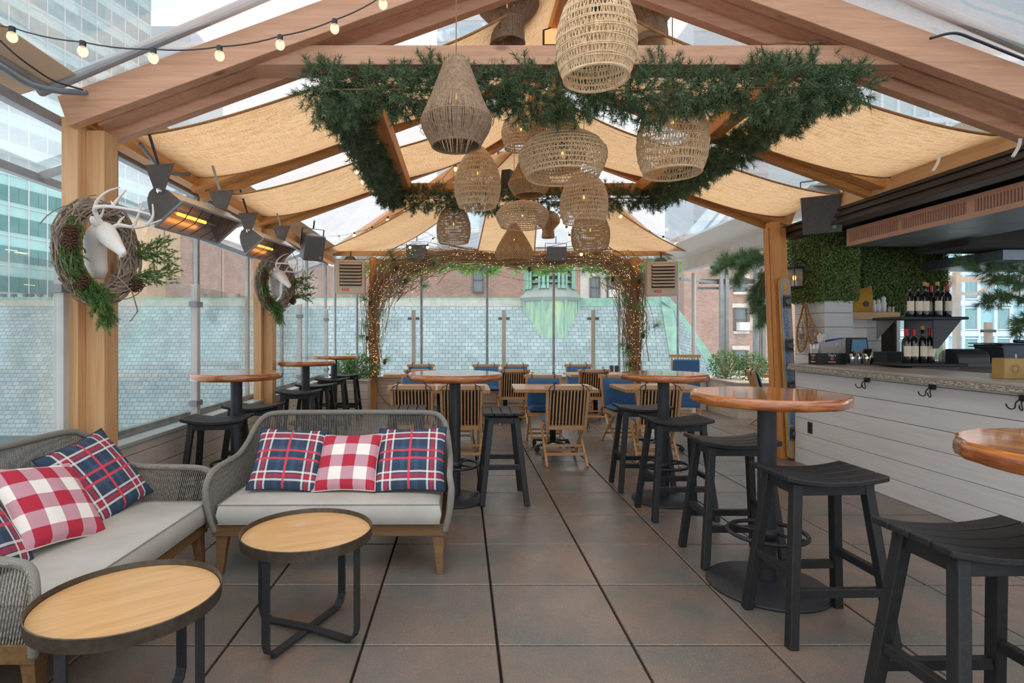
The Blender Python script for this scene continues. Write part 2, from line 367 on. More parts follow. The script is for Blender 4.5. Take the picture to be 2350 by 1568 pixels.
def gingham():
    m = NT('red_gingham').set(.9); t = m.n('TexCoord'); s = m.n('SeparateXYZ'); m.l(t.outputs['Object'], s.inputs[0])
    def b(c, off): return m.math('GREATER_THAN', m.math('SINE', m.math('MULTIPLY_ADD', c, 2*PI/.16, off)), 0.)
    f = m.math('MULTIPLY', m.math('ADD', b(s.outputs['X'], .7), b(s.outputs['Z'], 2.3)), .5)
    m.base(m.ramp(f, [(.0, lin('f2ebe2')), (.49, lin('c6949f')), (.51, lin('c6949f')), (1., lin('b5283f'))])); return m.m
PLAID, GING = plaid(), gingham()
SLATE = brickmat('roof_slates', '93a5a5', '7f9195', '5b6a70', .29, .19, .014, .6)
BRICKB = brickmat('brown_brick', 'a5816f', '8d6b5c', 'b09a8c', .22, .075, .01)
BRICKR = brickmat('red_brick', 'a98470', '966f5e', 'b59f92', .22, .075, .01)
BRICKY = brickmat('yellow_brick', 'c9a57e', 'b8926c', 'c4ae96', .22, .075, .01)
BRICKW = brickmat('white_painted_brick', 'd8d2c8', 'ccc5bb', 'c2bab0', .22, .075, .008)
VERD = NT('verdigris_copper').set(.6, .1); f = VERD.noise(VERD.coord((5, 5, .7)), 1.2, 5, .7, .5)
VERD.base(VERD.ramp(f, [(.3, lin('5b756c')), (.45, lin('7fa38d')), (.6, lin('9fb98a')), (.75, lin('b4c08c'))])); VERD = VERD.m
VERD2 = plain('green_copper_trim', '86b09b', '6a9483', 3, .55)
LEADC = plain('weathered_copper', '788e88', '8d8a83', 2, .5, stretch=(4, 4, 1))
OFFP = plain('office_spandrel_glass', 'b2dad6', 'a0cdca', .3, .15)
OFFG = plain('office_window_glass', '649795', '4c807e', .4, .1)
OFFM = plain('office_mullion', 'cfd6d6', 'c3caca', 2, .4)
BLUEP = plain('pale_blue_facade_panel', '8fb8c0', '84adb6', .5, .3)
CURT = plain('curtained_window', '7ea3a6', '5f8487', 3, .2, stretch=(8, 8, .2))
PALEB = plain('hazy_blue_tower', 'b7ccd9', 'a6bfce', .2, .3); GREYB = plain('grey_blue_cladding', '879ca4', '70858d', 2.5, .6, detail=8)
# ================================================================ SETTING
XL, XR, XC = -2.35, 3.80, .72
def zt(x): return 2.89+.363*((x if x < XC else 2*XC-x)+2.28)     # top of a rafter
# ---- floor: loose-laid pavers on a dark bed
fl = MB(); S = .61; x0 = .161-6*S; y0 = 2.527-7*S
for i in range(0, 16):
    for j in range(0, 22):
        xa, ya = x0+i*S+.006, y0+j*S+.006; xb, yb = xa+S-.012, ya+S-.012
        if ya > 11.2: continue
        c = .004; z1 = rng.normal()*.0006
        fl.add([(xa, ya, -.04), (xb, ya, -.04), (xb, yb, -.04), (xa, yb, -.04), (xa, ya, z1-c), (xb, ya, z1-c), (xb, yb, z1-c), (xa, yb, z1-c),
                (xa+c, ya+c, z1), (xb-c, ya+c, z1), (xb-c, yb-c, z1), (xa+c, yb-c, z1)],
               [(0, 1, 5, 4), (1, 2, 6, 5), (2, 3, 7, 6), (3, 0, 4, 7), (4, 5, 9, 8), (5, 6, 10, 9), (6, 7, 11, 10), (7, 4, 8, 11), (8, 9, 10, 11)])
tag(fl.build('floor', PAVER), kind='structure')
tag(MB().bb(-3.6, 8.5, -2.2, 11.6, -.09, -.035).build('floor', GROOVE), kind='structure')
# ---- boarded parapets
def boards(name, x0, x1, y0, y1, z0, z1, pitch, mat, axis, off=0, parent=None, joints=()):
    m = MB(); z = z0-off
    while z < z1-.01:
        a, b = max(z, z0), min(z+pitch-.005, z1)
        if b-a > .01: m.bb(x0, x1, y0, y1, a, b)
        z += pitch
    o = m.build(name, mat, parent, bevel=.0015, seg=1)
    return o
tag(boards('wall_left', XL-.15, XL, -1.5, 10.3, 0, .615, .137, CREAMB, 1), kind='structure')
tag(MB().bb(XL-.13, XL-.01, -1.5, 10.3, 0, .61).build('wall_left', GROOVE), kind='structure')
tag(MB().bb(XL-.19, XL+.02, -1.5, 10.45, .615, .645).build('trim_1', SILL, bevel=.004), kind='structure')
tag(boards('wall_back', -2.5, 4.55, 10.42, 10.57, 0, .6, .137, CREAMB, 0), kind='structure')
tag(MB().bb(-2.48, 4.53, 10.43, 10.56, 0, .595).build('wall_back', GROOVE), kind='structure')
tag(MB().bb(-2.5, 4.55, 10.4, 10.62, .6, .63).build('trim_2', SILL, bevel=.004), kind='structure')
# ---- left glazed wall with its lean-to canopy frame
wl = tag(bpy.data.objects.new('window_1', None), kind='structure'); link(wl)
ys = [.3, 1.55, 2.8, 4.04, 5.3, 6.55, 7.8, 9.05, 10.3]
for y in ys:
    MB().bb(-2.53, -2.49, y-.022, y+.022, .645, 2.73).build('frame_pole', STEEL, wl, bevel=.004)
    MB().beam((-2.51, y, 2.72), (-3.05, y, 2.54), .05, .04).build('canopy_strut', GREYP, wl)
MB().bb(-2.545, -2.475, -1.5, 10.4, 2.69, 2.75).build('frame_rail', GREYP, wl, bevel=.004)
MB().bb(-3.09, -3.03, -1.5, 10.4, 2.50, 2.56).build('frame_rail', GREYP, wl, bevel=.004)
MB().bb(-2.54, -2.48, -1.5, 10.4, .645, .70).build('frame_rail', GREYP, wl, bevel=.004)
MB().quad((-2.51, -1.5, .7), (-2.51, 10.4, .7), (-2.51, 10.4, 2.7), (-2.51, -1.5, 2.7)).build('vinyl_pane', VWALL, wl)
MB().quad((-2.52, -1.5, 2.76), (-2.52, 10.4, 2.76), (-3.07, 10.4, 2.57), (-3.07, -1.5, 2.57)).build('vinyl_pane', VROOF, wl)
for y in (1.7, 3.41, 5.12, 6.83, 8.4, 10.05):
    p = MB().bb(-2.465, -2.405, y-.03, y+.03, .645, 1.86).build('screen_post', plain('pale_screen_post', 'c9c5c0', 'bab6b1', 5, .4) if y == 1.7 else bpy.data.materials['pale_screen_post'], wl, bevel=.003)
    for z in (.78, 1.68): MB().bb(-2.47, -2.395, y-.06, y+.06, z-.025, z+.025).build('clamp', GREYP, p, bevel=.003)
for a, b in zip((1.7, 3.41, 5.12, 6.83, 8.4), (3.41, 5.12, 6.83, 8.4, 10.05)):
    MB().bb(-2.44, -2.43, a+.04, b-.04, .68, 1.84).build('glass_panel', GLASS, wl)
# ---- back glazed wall
wb = tag(bpy.data.objects.new('window_2', None), kind='structure'); link(wb)
for x in (-2.42, -2.0, -.77, .48, 1.75, 3.0, 4.12):
    MB().tube([(x, 10.68, .5), (x, 10.68, 2.86)], .024, 8).build('frame_pole', STEEL, wb)
MB().beam((-2.5, 10.68, 2.86), (4.2, 10.68, 2.86), .05, .05).build('frame_rail', GREYP, wb)
MB().quad((-2.5, 10.7, .5), (4.15, 10.7, .5), (4.15, 10.7, 2.86), (-2.5, 10.7, 2.86)).build('vinyl_pane', VWALL, wb)
for x in (-.93, .81, 2.53):
    p = MB().bb(x-.038, x+.038, 10.78, 10.84, 0, 1.88).build('screen_post', plain('beige_screen_post', 'd9c9b8', 'cbbaa8', 5, .5) if x < 0 and x < -.9 else bpy.data.materials['beige_screen_post'], wb, bevel=.003)
    MB().bb(x-.11, x+.11, 10.79, 10.83, 1.69, 1.74).build('clamp', DARKM, p)
for a, b in ((-2.5, -.93), (-.93, .81), (.81, 2.53), (2.53, 4.1)):
    MB().bb(a+.05, b-.05, 10.8, 10.81, .5, 1.86).build('glass_panel', GLASS, wb)
# ---- right end bay (beyond the bar): glazed wall and poles
wr = tag(bpy.data.objects.new('window_3', None), kind='structure'); link(wr)
for x, y in ((5.35, 11.4), (6.0, 11.4)):
    MB().bb(x-.06, x+.06, y-.04, y+.04, 0, 2.9).build('frame_pole', STEEL, wr, bevel=.004)
for u, Y in ((1655, 11.2), (1668, 11.2), (1737, 11.2), (1752, 11.3)):
    q = P(u, 600, Y); MB().bb(q.x-.035, q.x+.035, Y-.03, Y+.03, 0, 2.75).build('frame_pole', STEEL, wr, bevel=.004)
q = P(1592, 640, 9.95); MB().tube([(q.x, 9.95, 0), (q.x, 9.95, 2.5)], .036, 10).build('frame_pole', WHITEP, wr)
MB().beam(P(1605, 646, 11.3), P(1770, 646, 11.3), .06, .09).build('frame_rail', DARKM, wr)
MB().beam(P(1600, 662, 11.5), P(1700, 662, 11.5), .06, .05).build('frame_rail', GREYP, wr)
MB().beam(P(1560, 640, 10.75), P(1765, 662, 12.2), .05, .05).build('frame_rail', GREYP, wr)
MB().quad((4.2, 11.6, .3), (8.4, 11.6, .3), (8.4, 11.6, 2.9), (4.2, 11.6, 2.9)).build('vinyl_pane', VWALL, wr)
# ---- roof skin
ce = tag(bpy.data.objects.new('ceiling', None), kind='structure'); link(ce)
def zs(x): return zt(x)+.05
rz = zs(XC)
MB().quad((-2.62, -1.6, zs(-2.62)), (XC, -1.6, rz), (XC, 6.75, rz), (-2.62, 6.75, zs(-2.62))).build('vinyl_panel', VROOF, ce)
MB().quad((XC, -1.6, rz), (4.06, -1.6, zs(4.06)), (4.06, 6.75, zs(4.06)), (XC, 6.75, rz)).build('vinyl_panel', VROOF, ce)
ze = zs(-2.62)
MB().add([(-2.62, 6.75, ze), (XC, 6.75, rz), (-2.62, 10.75, ze)], [(0, 1, 2)]).build('vinyl_panel', VROOF, ce)
MB().add([(4.06, 6.75, ze), (4.06, 10.75, ze), (XC, 6.75, rz)], [(0, 1, 2)]).build('vinyl_panel', VROOF, ce)
MB().add([(-2.62, 10.75, ze), (XC, 6.75, rz), (4.06, 10.75, ze)], [(0, 1, 2)]).build('vinyl_panel', VROOF, ce)
# beige gutter flaps
def flap(n, pts, mat):
    m = MB(); m.add(pts, [(0, 1, 2, 3)]); return m.build(n, mat, ce, solid=.006)
for s in (1, -1):
    X = lambda x: x if s > 0 else 2*XC-x
    if s > 0:
        flap('gutter_flap', [(X(-2.66), -1.6, 2.80), (X(-2.26), -1.6, zs(-2.26)-.02), (X(-2.26), 3.3, zs(-2.26)-.02), (X(-2.66), 3.3, 2.80)], BEIGEV)
        flap('gutter_flap', [(X(-2.90), -1.6, 2.66), (X(-2.66), -1.6, 2.79), (X(-2.66), 3.2, 2.79), (X(-2.90), 3.2, 2.66)], PALEV)
    flap('gutter_flap', [(X(-2.66), 3.75, 2.80), (X(-2.2), 3.75, zs(-2.2)-.02), (X(-2.2), 10.6, zs(-2.2)-.02), (X(-2.66), 10.6, 2.80)], BEIGEV if s > 0 else PALEV)
    MB().beam((X(-2.5), 3.30, 2.83), (XC, 3.30, 4.2), .05, .062).build('frame_tube', GREYP, ce, bevel=.02)
    MB().beam((X(-2.45), 6.95, 2.98), (XC, 6.95, 4.13), .05, .05).build('frame_tube', GREYP, ce) if 0 else None
    MB().beam((X(-2.5), 10.6, 2.86), (XC, 6.8, 4.02), .06, .06).build('frame_tube', GREYP, ce)
MB().tube([(-2.44, -1.5, 2.86), (-2.44, 3.3, 2.86)], .022, 8).build('frame_tube', GREYP, ce)
flap('gutter_flap', [(-2.6, 10.62, 2.90), (4.05, 10.62, 2.90), (4.05, 10.5, 3.03), (-2.6, 10.5, 3.03)], PALEV)
# ---- timber posts
def post(x0, x1, y, lab, top, mats, lean=0, w2=.1):
    t = thing('timber_post', lab, 'post', ((x0+x1)/2, y, 0)); hw = (x1-x0)/2
    k = .52*(x1-x0)
    def leg(a, b, ya, yb, zt_):
        m = MB(); m.add([(a, ya, 0), (b, ya, 0), (b, yb, 0), (a, yb, 0), (a+lean, ya, zt_), (b+lean, ya, zt_), (b+lean, yb, zt_), (a+lean, yb, zt_)],
                        [(3, 2, 1, 0), (4, 5, 6, 7), (0, 1, 5, 4), (1, 2, 6, 5), (2, 3, 7, 6), (3, 0, 4, 7)])
        return m.build('timber', mats[2], t, bevel=.005)
    leg(-hw, -hw+k-.012, -.05, .09, top); leg(-hw+k-.012+.0, hw, .02, .16, top-.06)
    leg(-hw-.012, -hw, .02, .12, top-.05)
    return t
post(-2.455, -2.235, 3.48, 'thick pale pine post holding the nearer antlered wreath', 2.74, PINE)
post(-2.44, -2.24, 6.6, 'pine post holding the farther antlered wreath, behind the small round bar tables', 2.72, PINE)
post(3.60, 3.80, 6.37, 'orange timber post with the ski leaning on it at the bar end', 2.68, ORANGE, lean=-.1)
for u, lab in ((856, 'slim pine arbour post wrapped in lit twigs, left of the dining tables'), (1457, 'slim pine arbour post wrapped in lit twigs, right of the dining tables')):
    q = P(u, 700, 10.3)
    t = thing('arbour_post', lab, 'post', (q.x, 10.3, 0)); MB().bb(-.065, .065, -.06, .06, 0, 2.83).build('timber', ORANGE[2], t, bevel=.005)
    s = 1 if u < 1000 else -1
    MB().beam((s*.05, 0, 2.25), (s*.55, 0, 2.74), .07, .09).build('brace', ORANGE[0], t, bevel=.004)
# ---- roof trusses
def truss(Y, lab, mats, gap, collar, purl=2.45, both=True):
    t = thing('roof_truss', lab, 'roof truss', (XC, Y, 0))
    for dy, dz in ((-gap, 0), (gap, -.04)) if both else ((0, 0),):
        for s in (-1, 1):
            xe = -3.12; a = (s*-xe, dy, zt(XC+xe)-.1+dz); b = (0, dy, zt(XC)-.1+dz)
            MB().beam(a, b, .075, .19).build('rafter', mats[0], t, bevel=.004)
    if gap > .05:
        for s in (-1, 1): MB().beam((s*3.0, 0, zt(XC-3.0)-.13), (s*.05, 0, zt(XC)-.13), .05 if gap < .09 else .1, .12).build('spacer', mats[0], t)
    if collar: MB().bb(-2.39 if collar > 1 else -1.82, 2.39 if collar > 1 else 1.82, -gap+.04, gap-.04, 3.062, 3.182).build('collar_tie', mats[0], t, bevel=.004)
    return t
truss(3.53, 'nearest roof truss of doubled pine rafters with a long collar tie above the front garland', [ROSY], .13, 2)
truss(5.03, 'middle pair of timber rafters between the two burlap swags', ORANGE, .085, 0)
truss(6.62, 'far roof truss with a collar tie above the far garland', ORANGE, .1, 1)
tag(MB().bb(XC-.045, XC+.045, 3.3, 6.7, 3.72, 3.92).build('ridge_beam', ORANGE[1], bevel=.004), 'timber ridge beam along the peak of the roof', 'beam')
for x, s in ((-.65, 'left'), (2.10, 'right')):
    tag(MB().bb(x-.06, x+.06, 3.6, 6.55, 3.05, 3.19).build('frame_beam', ORANGE[1], bevel=.004), f'timber beam running front to back beside the {s} garland', 'beam')
tag(MB().bb(-2.43, -2.32, 3.5, 10.4, 2.70, 2.80).build('eave_beam', ORANGE[1], bevel=.004), 'timber eave beam above the left glazed wall', 'beam')
t = thing('end_beam', 'timber cross beams above the twig arch at the far end', 'beam', (XC, 10.35, 0))
MB().bb(-3.1, 3.2, -.04, .04, 2.86, 2.95).build('beam', ORANGE[0], t, bevel=.004); MB().bb(-2.3, 2.65, .0, .08, 2.74, 2.81).build('beam', ORANGE[0], t, bevel=.004)
for x in (-2.0, -.9, .1, 1.0, 2.1): MB().bb(x-.04, x+.04, 0, .06, 2.8, 2.87).build('block', ORANGE[2], t)
for s in (-1, 1):
    tag(MB().beam((XC+s*.05, 6.75, zt(XC)-.12), (XC+s*3.0, 10.3, 2.98), .07, .15).build('hip_rafter', ORANGE[0], bevel=.004), f'timber hip rafter falling to the far {"left" if s < 0 else "right"} corner', 'rafter')
# right eave beam over the bar
tag(MB().bb(3.72, 3.84, 1.0, 5.6, 2.66, 2.80).build('eave_beam', PINE[1], bevel=.004), 'knotty timber eave beam above the bar gutter', 'beam')
# ---- burlap swags
def swag(name, lab, f0, f1, nu=40, nv=10, hem=.012, slack=.05, bl=lambda a: math.sin(PI*a)):
    """f0(t), f1(t): the two long edges"""
    t = thing(name, lab, 'fabric canopy', f0(.5))
    o = Vector(f0(.5)); g = np.random.default_rng(len(lab))
    ph = g.random(4)*6
    def fn(a, b):
        p = Vector(f0(a)).lerp(Vector(f1(a)), b)-o
        p.z -= slack*4*b*(1-b)*bl(a) + .006*math.sin(14*b+ph[0]+3*a)*math.sin(PI*a) + .004*math.sin(31*b+ph[1])*math.sin(PI*a)
        return p
    MB().grid(fn, nu, nv).build('fabric', BURLAP, t, smooth=True)
    for k, f in ((0, f0), (1, f1)):
        MB().tube([fn(i/nu, k) for i in range(nu+1)], .010, 5).build('hem', HEM, t, smooth=True)
    return t
def edge(y, x0, x1, amp=.06):            # eave to frame beam, then frame beam to ridge
    xb = -.65 if x0 < XC else 2*XC+.65
    def f(t):
        tb = (xb-x0)/(x1-x0); x = x0+(x1-x0)*t
        if t < tb: q = t/tb; z = 2.775+(3.215-2.775)*q-amp*math.sin(PI*q**.7)
        else: q = (t-tb)/(1-tb); z = 3.215+(3.84-3.215)*q-amp*1.3*math.sin(PI*q)
        return (x, y, z)
    return f
def belly(t):
    tb = .537; return math.sin(PI*t/tb)*.9 if t < tb else math.sin(PI*(t-tb)/(1-tb))
for s, side in ((1, 'left'), (-1, 'right')):
    X = lambda x: x if s > 0 else 2*XC-x
    for y0_, y1_, nm in ((3.84, 4.86, 'nearer'), (5.46, 6.47, 'farther')):
        swag('burlap_swag', f'{nm} sagging burlap swag on the {side} slope of the roof', edge(y0_, X(-2.27), XC-s*.012, .06), edge(y1_, X(-2.3), XC-s*.012, .075), slack=.085, bl=belly)
def ln(p, q, sag):
    p = Vector(p); q = Vector(q)
    return lambda t: tuple(p.lerp(q, t)-Vector((0, 0, sag*math.sin(PI*t))))
for s, side in ((1, 'left'), (-1, 'right')):
    X = lambda x: x if s > 0 else 2*XC-x
    swag('burlap_swag', f'burlap swag fanning from the peak to the far {side} corner', ln((X(-2.45), 9.75, 2.86), (X(.35), 6.9, 3.62), .12), ln((X(-1.35), 10.2, 2.93), (X(.62), 6.95, 3.66), .16), slack=.09)
swag('burlap_swag', 'narrow burlap strip hanging down the middle of the far hip', ln((.28, 10.2, 2.90), (.45, 6.95, 3.68), .05), ln((1.32, 10.2, 2.90), (.98, 6.95, 3.68), .05), slack=.05)
# ---- planters
for x0_, x1_, y0_, y1_, lab in ((-2.33, -1.66, 9.85, 10.40, 'cream boarded planter in the far left corner'), (4.58, 5.6, 9.3, 10.9, 'cream boarded planter right of the dining tables')):
    t = thing('planter', lab, 'planter', ((x0_+x1_)/2, (y0_+y1_)/2, 0)); hx = (x1_-x0_)/2; hy = (y1_-y0_)/2
    boards('box', -hx, hx, -hy, hy, 0, .585, .137, CREAMB, 0, parent=t)
    MB().bb(-hx+.01, hx-.01, -hy+.01, hy-.01, 0, .58).build('core', GROOVE, t)
    MB().bb(-hx-.02, hx+.02, -hy-.02, hy+.02, .585, .61).build('rim', SILL if 0 else CREAMB, t, bevel=.004)
def bush(x, y, z, r, lab, n=1700):
    t = thing('boxwood_bush', lab, 'bush', (x, y, z)); g = np.random.default_rng(int(abs(x)*1000)+3)
    d = unit(g.normal(size=(n, 3))); rr = r*(.62+.42*g.random((n, 1))**.5)*(1+.12*np.sin(d[:, :1]*7+d[:, 1:2]*5)); p = d*rr; p[:, 2] = p[:, 2]*.95+r*.85; keep = p[:, 2] > 0
    V, Fc = leaves(p[keep], d[keep], .034, 5); np_obj('foliage', V, Fc, BOX, t)
    tw = MB()
    for i in range(9):
        a = i*.7; tw.tube([(0, 0, 0), (.3*r*math.cos(a), .3*r*math.sin(a), r*.6), (.6*r*math.cos(a), .6*r*math.sin(a), r*1.2)], .006, 4)
    tw.build('stems', TWIG, t)
bush(-2.13, 10.12, .61, .24, 'left one of the two boxwood bushes in the far left planter'); bush(-1.84, 10.1, .61, .25, 'right one of the two boxwood bushes in the far left planter')
bush(4.78, 10.15, .61, .29, 'boxwood bush beside the tall folded chair, left in the right planter'); bush(5.12, 9.85, .61, .26, 'boxwood bush farther right in the right planter, towards the brick building')
g = thing('garden_lights', 'small warm lights glowing between the two right planter bushes', 'light', (4.93, 9.62, .62)); m = MB()
for i in range(14): m.ball((random.uniform(-.09, .09), random.uniform(-.05, .05), random.uniform(.0, .2)), .008, 5, 3)
m.build('bulbs', FAIRY, g)['kind'] = 'stuff'
# ================================================================ OUTSIDE
def wall_uv(name, p0, p1, z0, z1, mat, parent=None, depth=6):
    """a real box behind a facade line p0-p1 with metre UVs"""
    p0 = Vector((p0[0], p0[1], 0)); p1 = Vector((p1[0], p1[1], 0)); L = (p1-p0).length; d = (p1-p0).normalized(); n = Vector((-d.y, d.x, 0))*depth
    m = MB(); A, B, Cc, D = p0, p1, p1+n, p0+n
    for a, b, l in ((A, B, L), (B, Cc, depth), (Cc, D, L), (D, A, depth)):
        m.quad(Vector((a.x, a.y, z0)), Vector((b.x, b.y, z0)), Vector((b.x, b.y, z1)), Vector((a.x, a.y, z1)), [(0, z0), (l, z0), (l, z1), (0, z1)])
    m.quad(*[Vector((q.x, q.y, z1)) for q in (A, B, Cc, D)], [(0, 0), (L, 0), (L, depth), (0, depth)])
    return m.build(name, mat, parent)
# ---- church roof in slate
sr = thing('slate_church_roof', 'steep blue-grey slate roof with a green copper ridge beyond the glass', 'roof', (0, 26, 0))
k60 = math.tan(R(60))
def onroof(u, v): k = (v-V0)/F; Y = (EYE+k60*26-3.04)/(k60+k); return P(u, v, Y)
def rz_(X, Y): return 3.04-(26-Y)*k60
Rr = Vector((9.55, 26, 3.04)); A = onroof(1580, 1000); L0 = Vector((-34, 26, 3.04)); L1 = Vector((-34, A.y, A.z))
off = Vector((0, -26, 0)); uvr = lambda p: (p.x, -(26-p.y)*2)
MB().quad(L1+off, A+off, Rr+off, L0+off, [uvr(L1), uvr(A), uvr(Rr), uvr(L0)]).build('slates', SLATE, sr)
B = P(1760, 1000, 31); back = Vector((9.55, 30, -4))
MB().add([Rr+off, A+off, B+off], [(0, 1, 2)], [[(0, 0), (-1.5, -7), (4.5, -7)]]).build('slates', SLATE, sr)
MB().quad(L0+off, Rr+off, Vector((9.55, 31, -6))+off, Vector((-34, 31, -6))+off).build('slates', SLATE, sr)
m = MB(); m.beam(L0+off+Vector((0, 0, .02)), Rr+off+Vector((0, 0, .02)), .3, .1); m.build('ridge_cap', VERD2, sr); m = MB(); m.beam(L0+off+Vector((0, -.16, -.2)), Vector((3, 26, 3.04))+off+Vector((0, -.16, -.2)), .03, .34); m.build('ridge_flashing', plain('pale_lead_flashing', 'b3aea0', '9c988c', 3, .6), sr); MB().beam(Vector((5, 26, 3.04))+off+Vector((0, -.16, -.2)), Rr+off+Vector((0, -.16, -.2)), .03, .34).build('ridge_flashing', VERD2, sr)
m = MB(); d = (A-Rr).normalized(); m.beam(Rr+off+Vector((-.1, -.05, 0)), A+off, .5, .08, up=(0, -.8, .5)); m.build('hip_flashing', VERD2, sr)
m = MB(); m.beam(Rr+off, B+off, .12, .3); m.beam(Rr.lerp(B, .12)+off, A.lerp(B, .72)+off+Vector((0, -.1, 0)), .22, .1, up=(0, -.8, .5)); m.beam(Rr+off+Vector((-.3, -.1, .05)), Rr+off+Vector((.3, -.1, -.45)), .5, .3); m.build('hip_flashing', VERD2, sr)
for u in (8, 32, 60, 72, 92, 118, 470, 545, 585, 915):
    q = P(u, 683, 25.9); t = thing('ridge_spotlight', f'small dark spotlight on the slate roof ridge, {dict(zip((8,32,60,72,92,118,470,545,585,915), ("leftmost of all","second from the left edge","third from the left edge","fourth from the left edge","fifth from the left edge","just left of the nearest pine post","left of the second glass clamp post","left of the far antlered wreath","right beside the far pine post","inside the twig arch")))[u]}', 'light', tuple(q), group='spotlights on the slate roof ridge')
    MB().box((0, 0, .10), (.16, .2, .13)).build('head', DARKM, t); MB().tube([(0, 0, -.06), (0, 0, .08)], .02, 5).build('stalk', DARKM, t)
# ---- copper louvred turret on the ridge
tu = thing('copper_roof_turret', 'green copper louvred turret sitting on the slate roof ridge', 'turret', (4.1, 26.2, 0))
def octa(r, z, n=8, ph=PI/8): return [(r*math.cos(ph+2*PI*i/n), r*math.sin(ph+2*PI*i/n), z) for i in range(n)]
def ringm(rs, zs_): m = MB(); [m.add(octa(r1, z1)+octa(r2, z2), [(i, (i+1) % 8, 8+(i+1) % 8, 8+i) for i in range(8)]) for r1, z1, r2, z2 in zip(rs[:-1], zs_[:-1], rs[1:], zs_[1:])]; return m
ringm([1.33, 1.33], [-2.2, 3.05]).build('base', VERD, tu)
m = MB()
for x, y, z in octa(1.36, 0): m.beam((x, y, -2.2), (x, y, 3.05), .09, .09)
m.build('corner_ribs', VERD2, tu)
ringm([1.40, 1.48, 1.52, 1.2, 1.02, 1.0], [2.95, 3.05, 3.10, 3.42, 3.62, 3.7]).build('skirt_roof', LEADC, tu)
ringm([.95, .95], [3.6, 4.9]).build('louvre_core', GROOVE, tu)
m = MB()
for z in (3.85, 4.15, 4.45, 4.75): ringm([1.12, .98], [z-.06, z+.1]); q = ringm([1.14, .96], [z-.08, z+.08]); m.add(q.v, q.f)
m.build('louvre_blades', VERD2, tu)
m = MB()
for x, y, z in octa(1.13, 0): m.lathe([(.12, 3.5), (.12, 3.62), (.08, 3.66), (.08, 4.9)], 8, (x, y, 0)); 
for x, y, z in octa(1.13, 0, 8, PI/8+.17)+octa(1.13, 0, 8, PI/8-.17): m.lathe([(.06, 3.5), (.06, 4.9)], 6, (x, y, 0))
m.build('columns', VERD2, tu)
ringm([1.3, 1.3, .2], [4.9, 5.0, 5.15]).build('cap_roof', VERD, tu)
# ---- buildings
def window(parent, mat_g, x, z, w_, h_, dx, org, trim=None, ac=False, sash=True):
    """window on the facade line org + dx*s"""
    d = Vector((dx[0], dx[1], 0)).normalized(); n = Vector((d.y, -d.x, 0)); c = Vector((org[0], org[1], 0))+d*x+Vector((0, 0, z))
    rot = Matrix(((d.x, -n.x, 0), (d.y, -n.y, 0), (0, 0, 1)))
    f = MB()
    for a, b, s1, s2 in ((-w_/2, 0, .08, h_), (w_/2, 0, .08, h_), (0, -h_/2, w_, .08), (0, h_/2, w_, .08))+(((0, 0, w_, .06),) if sash else ()):
        f.box(c+rot @ Vector((a, -.04, b)), (s1, .14, s2), rot)
    fr = f.build('window', trim or DARKM, parent); MB().box(c+rot @ Vector((0, 0, 0)), (w_, .06, h_), rot).build('pane', mat_g, fr)
    if ac: MB().box(c+rot @ Vector((0, -.25, -h_/2+.25)), (w_*.8, .5, .45), rot).build('air_conditioner', WHITE, fr)
    return fr
rb = thing('brown_brick_building', 'brown brick building with one tall window seen through the twig arch', 'building', (-2, 36, 0))
wall_uv('wall', (-5.7, 0), (6.3, 0), -6, 6.6, BRICKB, rb)
window(rb, GLASSD, 5.09-0, 1.4+126/F*36, .62, 1.55, (1, 0), (-2+0-(-2)-2.05, 0)); 
for x in (-.1,): window(rb, GLASSD, x, 1.4+126/F*36, .62, 1.55, (1, 0), (-2.05, 0))
MB().tube([(-3.35, -.1, -4), (-3.35, -.1, 6.5)], .12, 6).build('downpipe', GREYP, rb)
wb_ = thing('white_brick_building', 'white painted brick building with two dark windows right of the turret', 'building', (9.8, 35, 0))
wall_uv('wall', (-2.4, 0), (3, 0), -6, 6.4, BRICKW, wb_); wall_uv('red_quoin', (-2.75, 0), (-2.4, 0), -6, 6.4, BRICKR, wb_, 1)
for u, ac in ((1365, 0), (1404, 1)):
    q = P(u, 660, 35); window(wb_, GLASSD, q.x-9.8, q.z, .58, 1.3, (1, 0), (0, 0), ac=bool(ac))
q = P(1480, 650, 35); window(wb_, GLASSD, q.x-9.8, q.z, .58, 1.3, (1, 0), (0, 0))
eb = thing('red_brick_building', 'pinkish red brick building with stone lintels seen right of the end wall', 'building', (13, 31, 0))
wall_uv('wall', (-.7, 0), (7.5, 0), -8, 7, BRICKR, eb, 3.5)
for v0, v1 in ((640, 670), (708, 760), (805, 850), (890, 935)):
    q = P(1699, (v0+v1)/2, 31); h_ = (v1-v0)/F*31; window(eb, GLASSD, q.x-13, q.z, .68, h_, (1, 0), (0, 0), ac=(v0 == 708))
    MB().box((q.x-13, -.02, q.z+h_/2+.15), (.95, .12, .24)).build('lintel', LIMEST, eb); MB().box((q.x-13, -.05, q.z-h_/2-.08), (.85, .2, .14)).build('sill', LIMEST, eb)
q = P(1738, 740, 31); MB().box((q.x-13, -.03, q.z), (.9, .1, .9)).build('patched_panel', BRICKY, eb)
lb = thing('long_brick_building', 'long brown brick building with a yellow brick corner, behind the nearer heater', 'building', (-26.9, 48, 0))
d = Vector((.265, 1, 0)).normalized()
wall_uv('wall', (0, 0), tuple((d*36)[:2]), -8, 11.2, BRICKB, lb, 8)
wall_uv('yellow_pier', tuple((d*-.2+Vector((.12, -.03, 0)))[:2]), tuple((d*1.8+Vector((.12, -.03, 0)))[:2]), -8, 12.2, BRICKY, lb, 7.8)
wall_uv('yellow_pier', tuple((d*1.6+Vector((.12, -.03, 0)))[:2]), tuple((d*3.6+Vector((.12, -.03, 0)))[:2]), 6.6, 12.2, BRICKY, lb, 4)
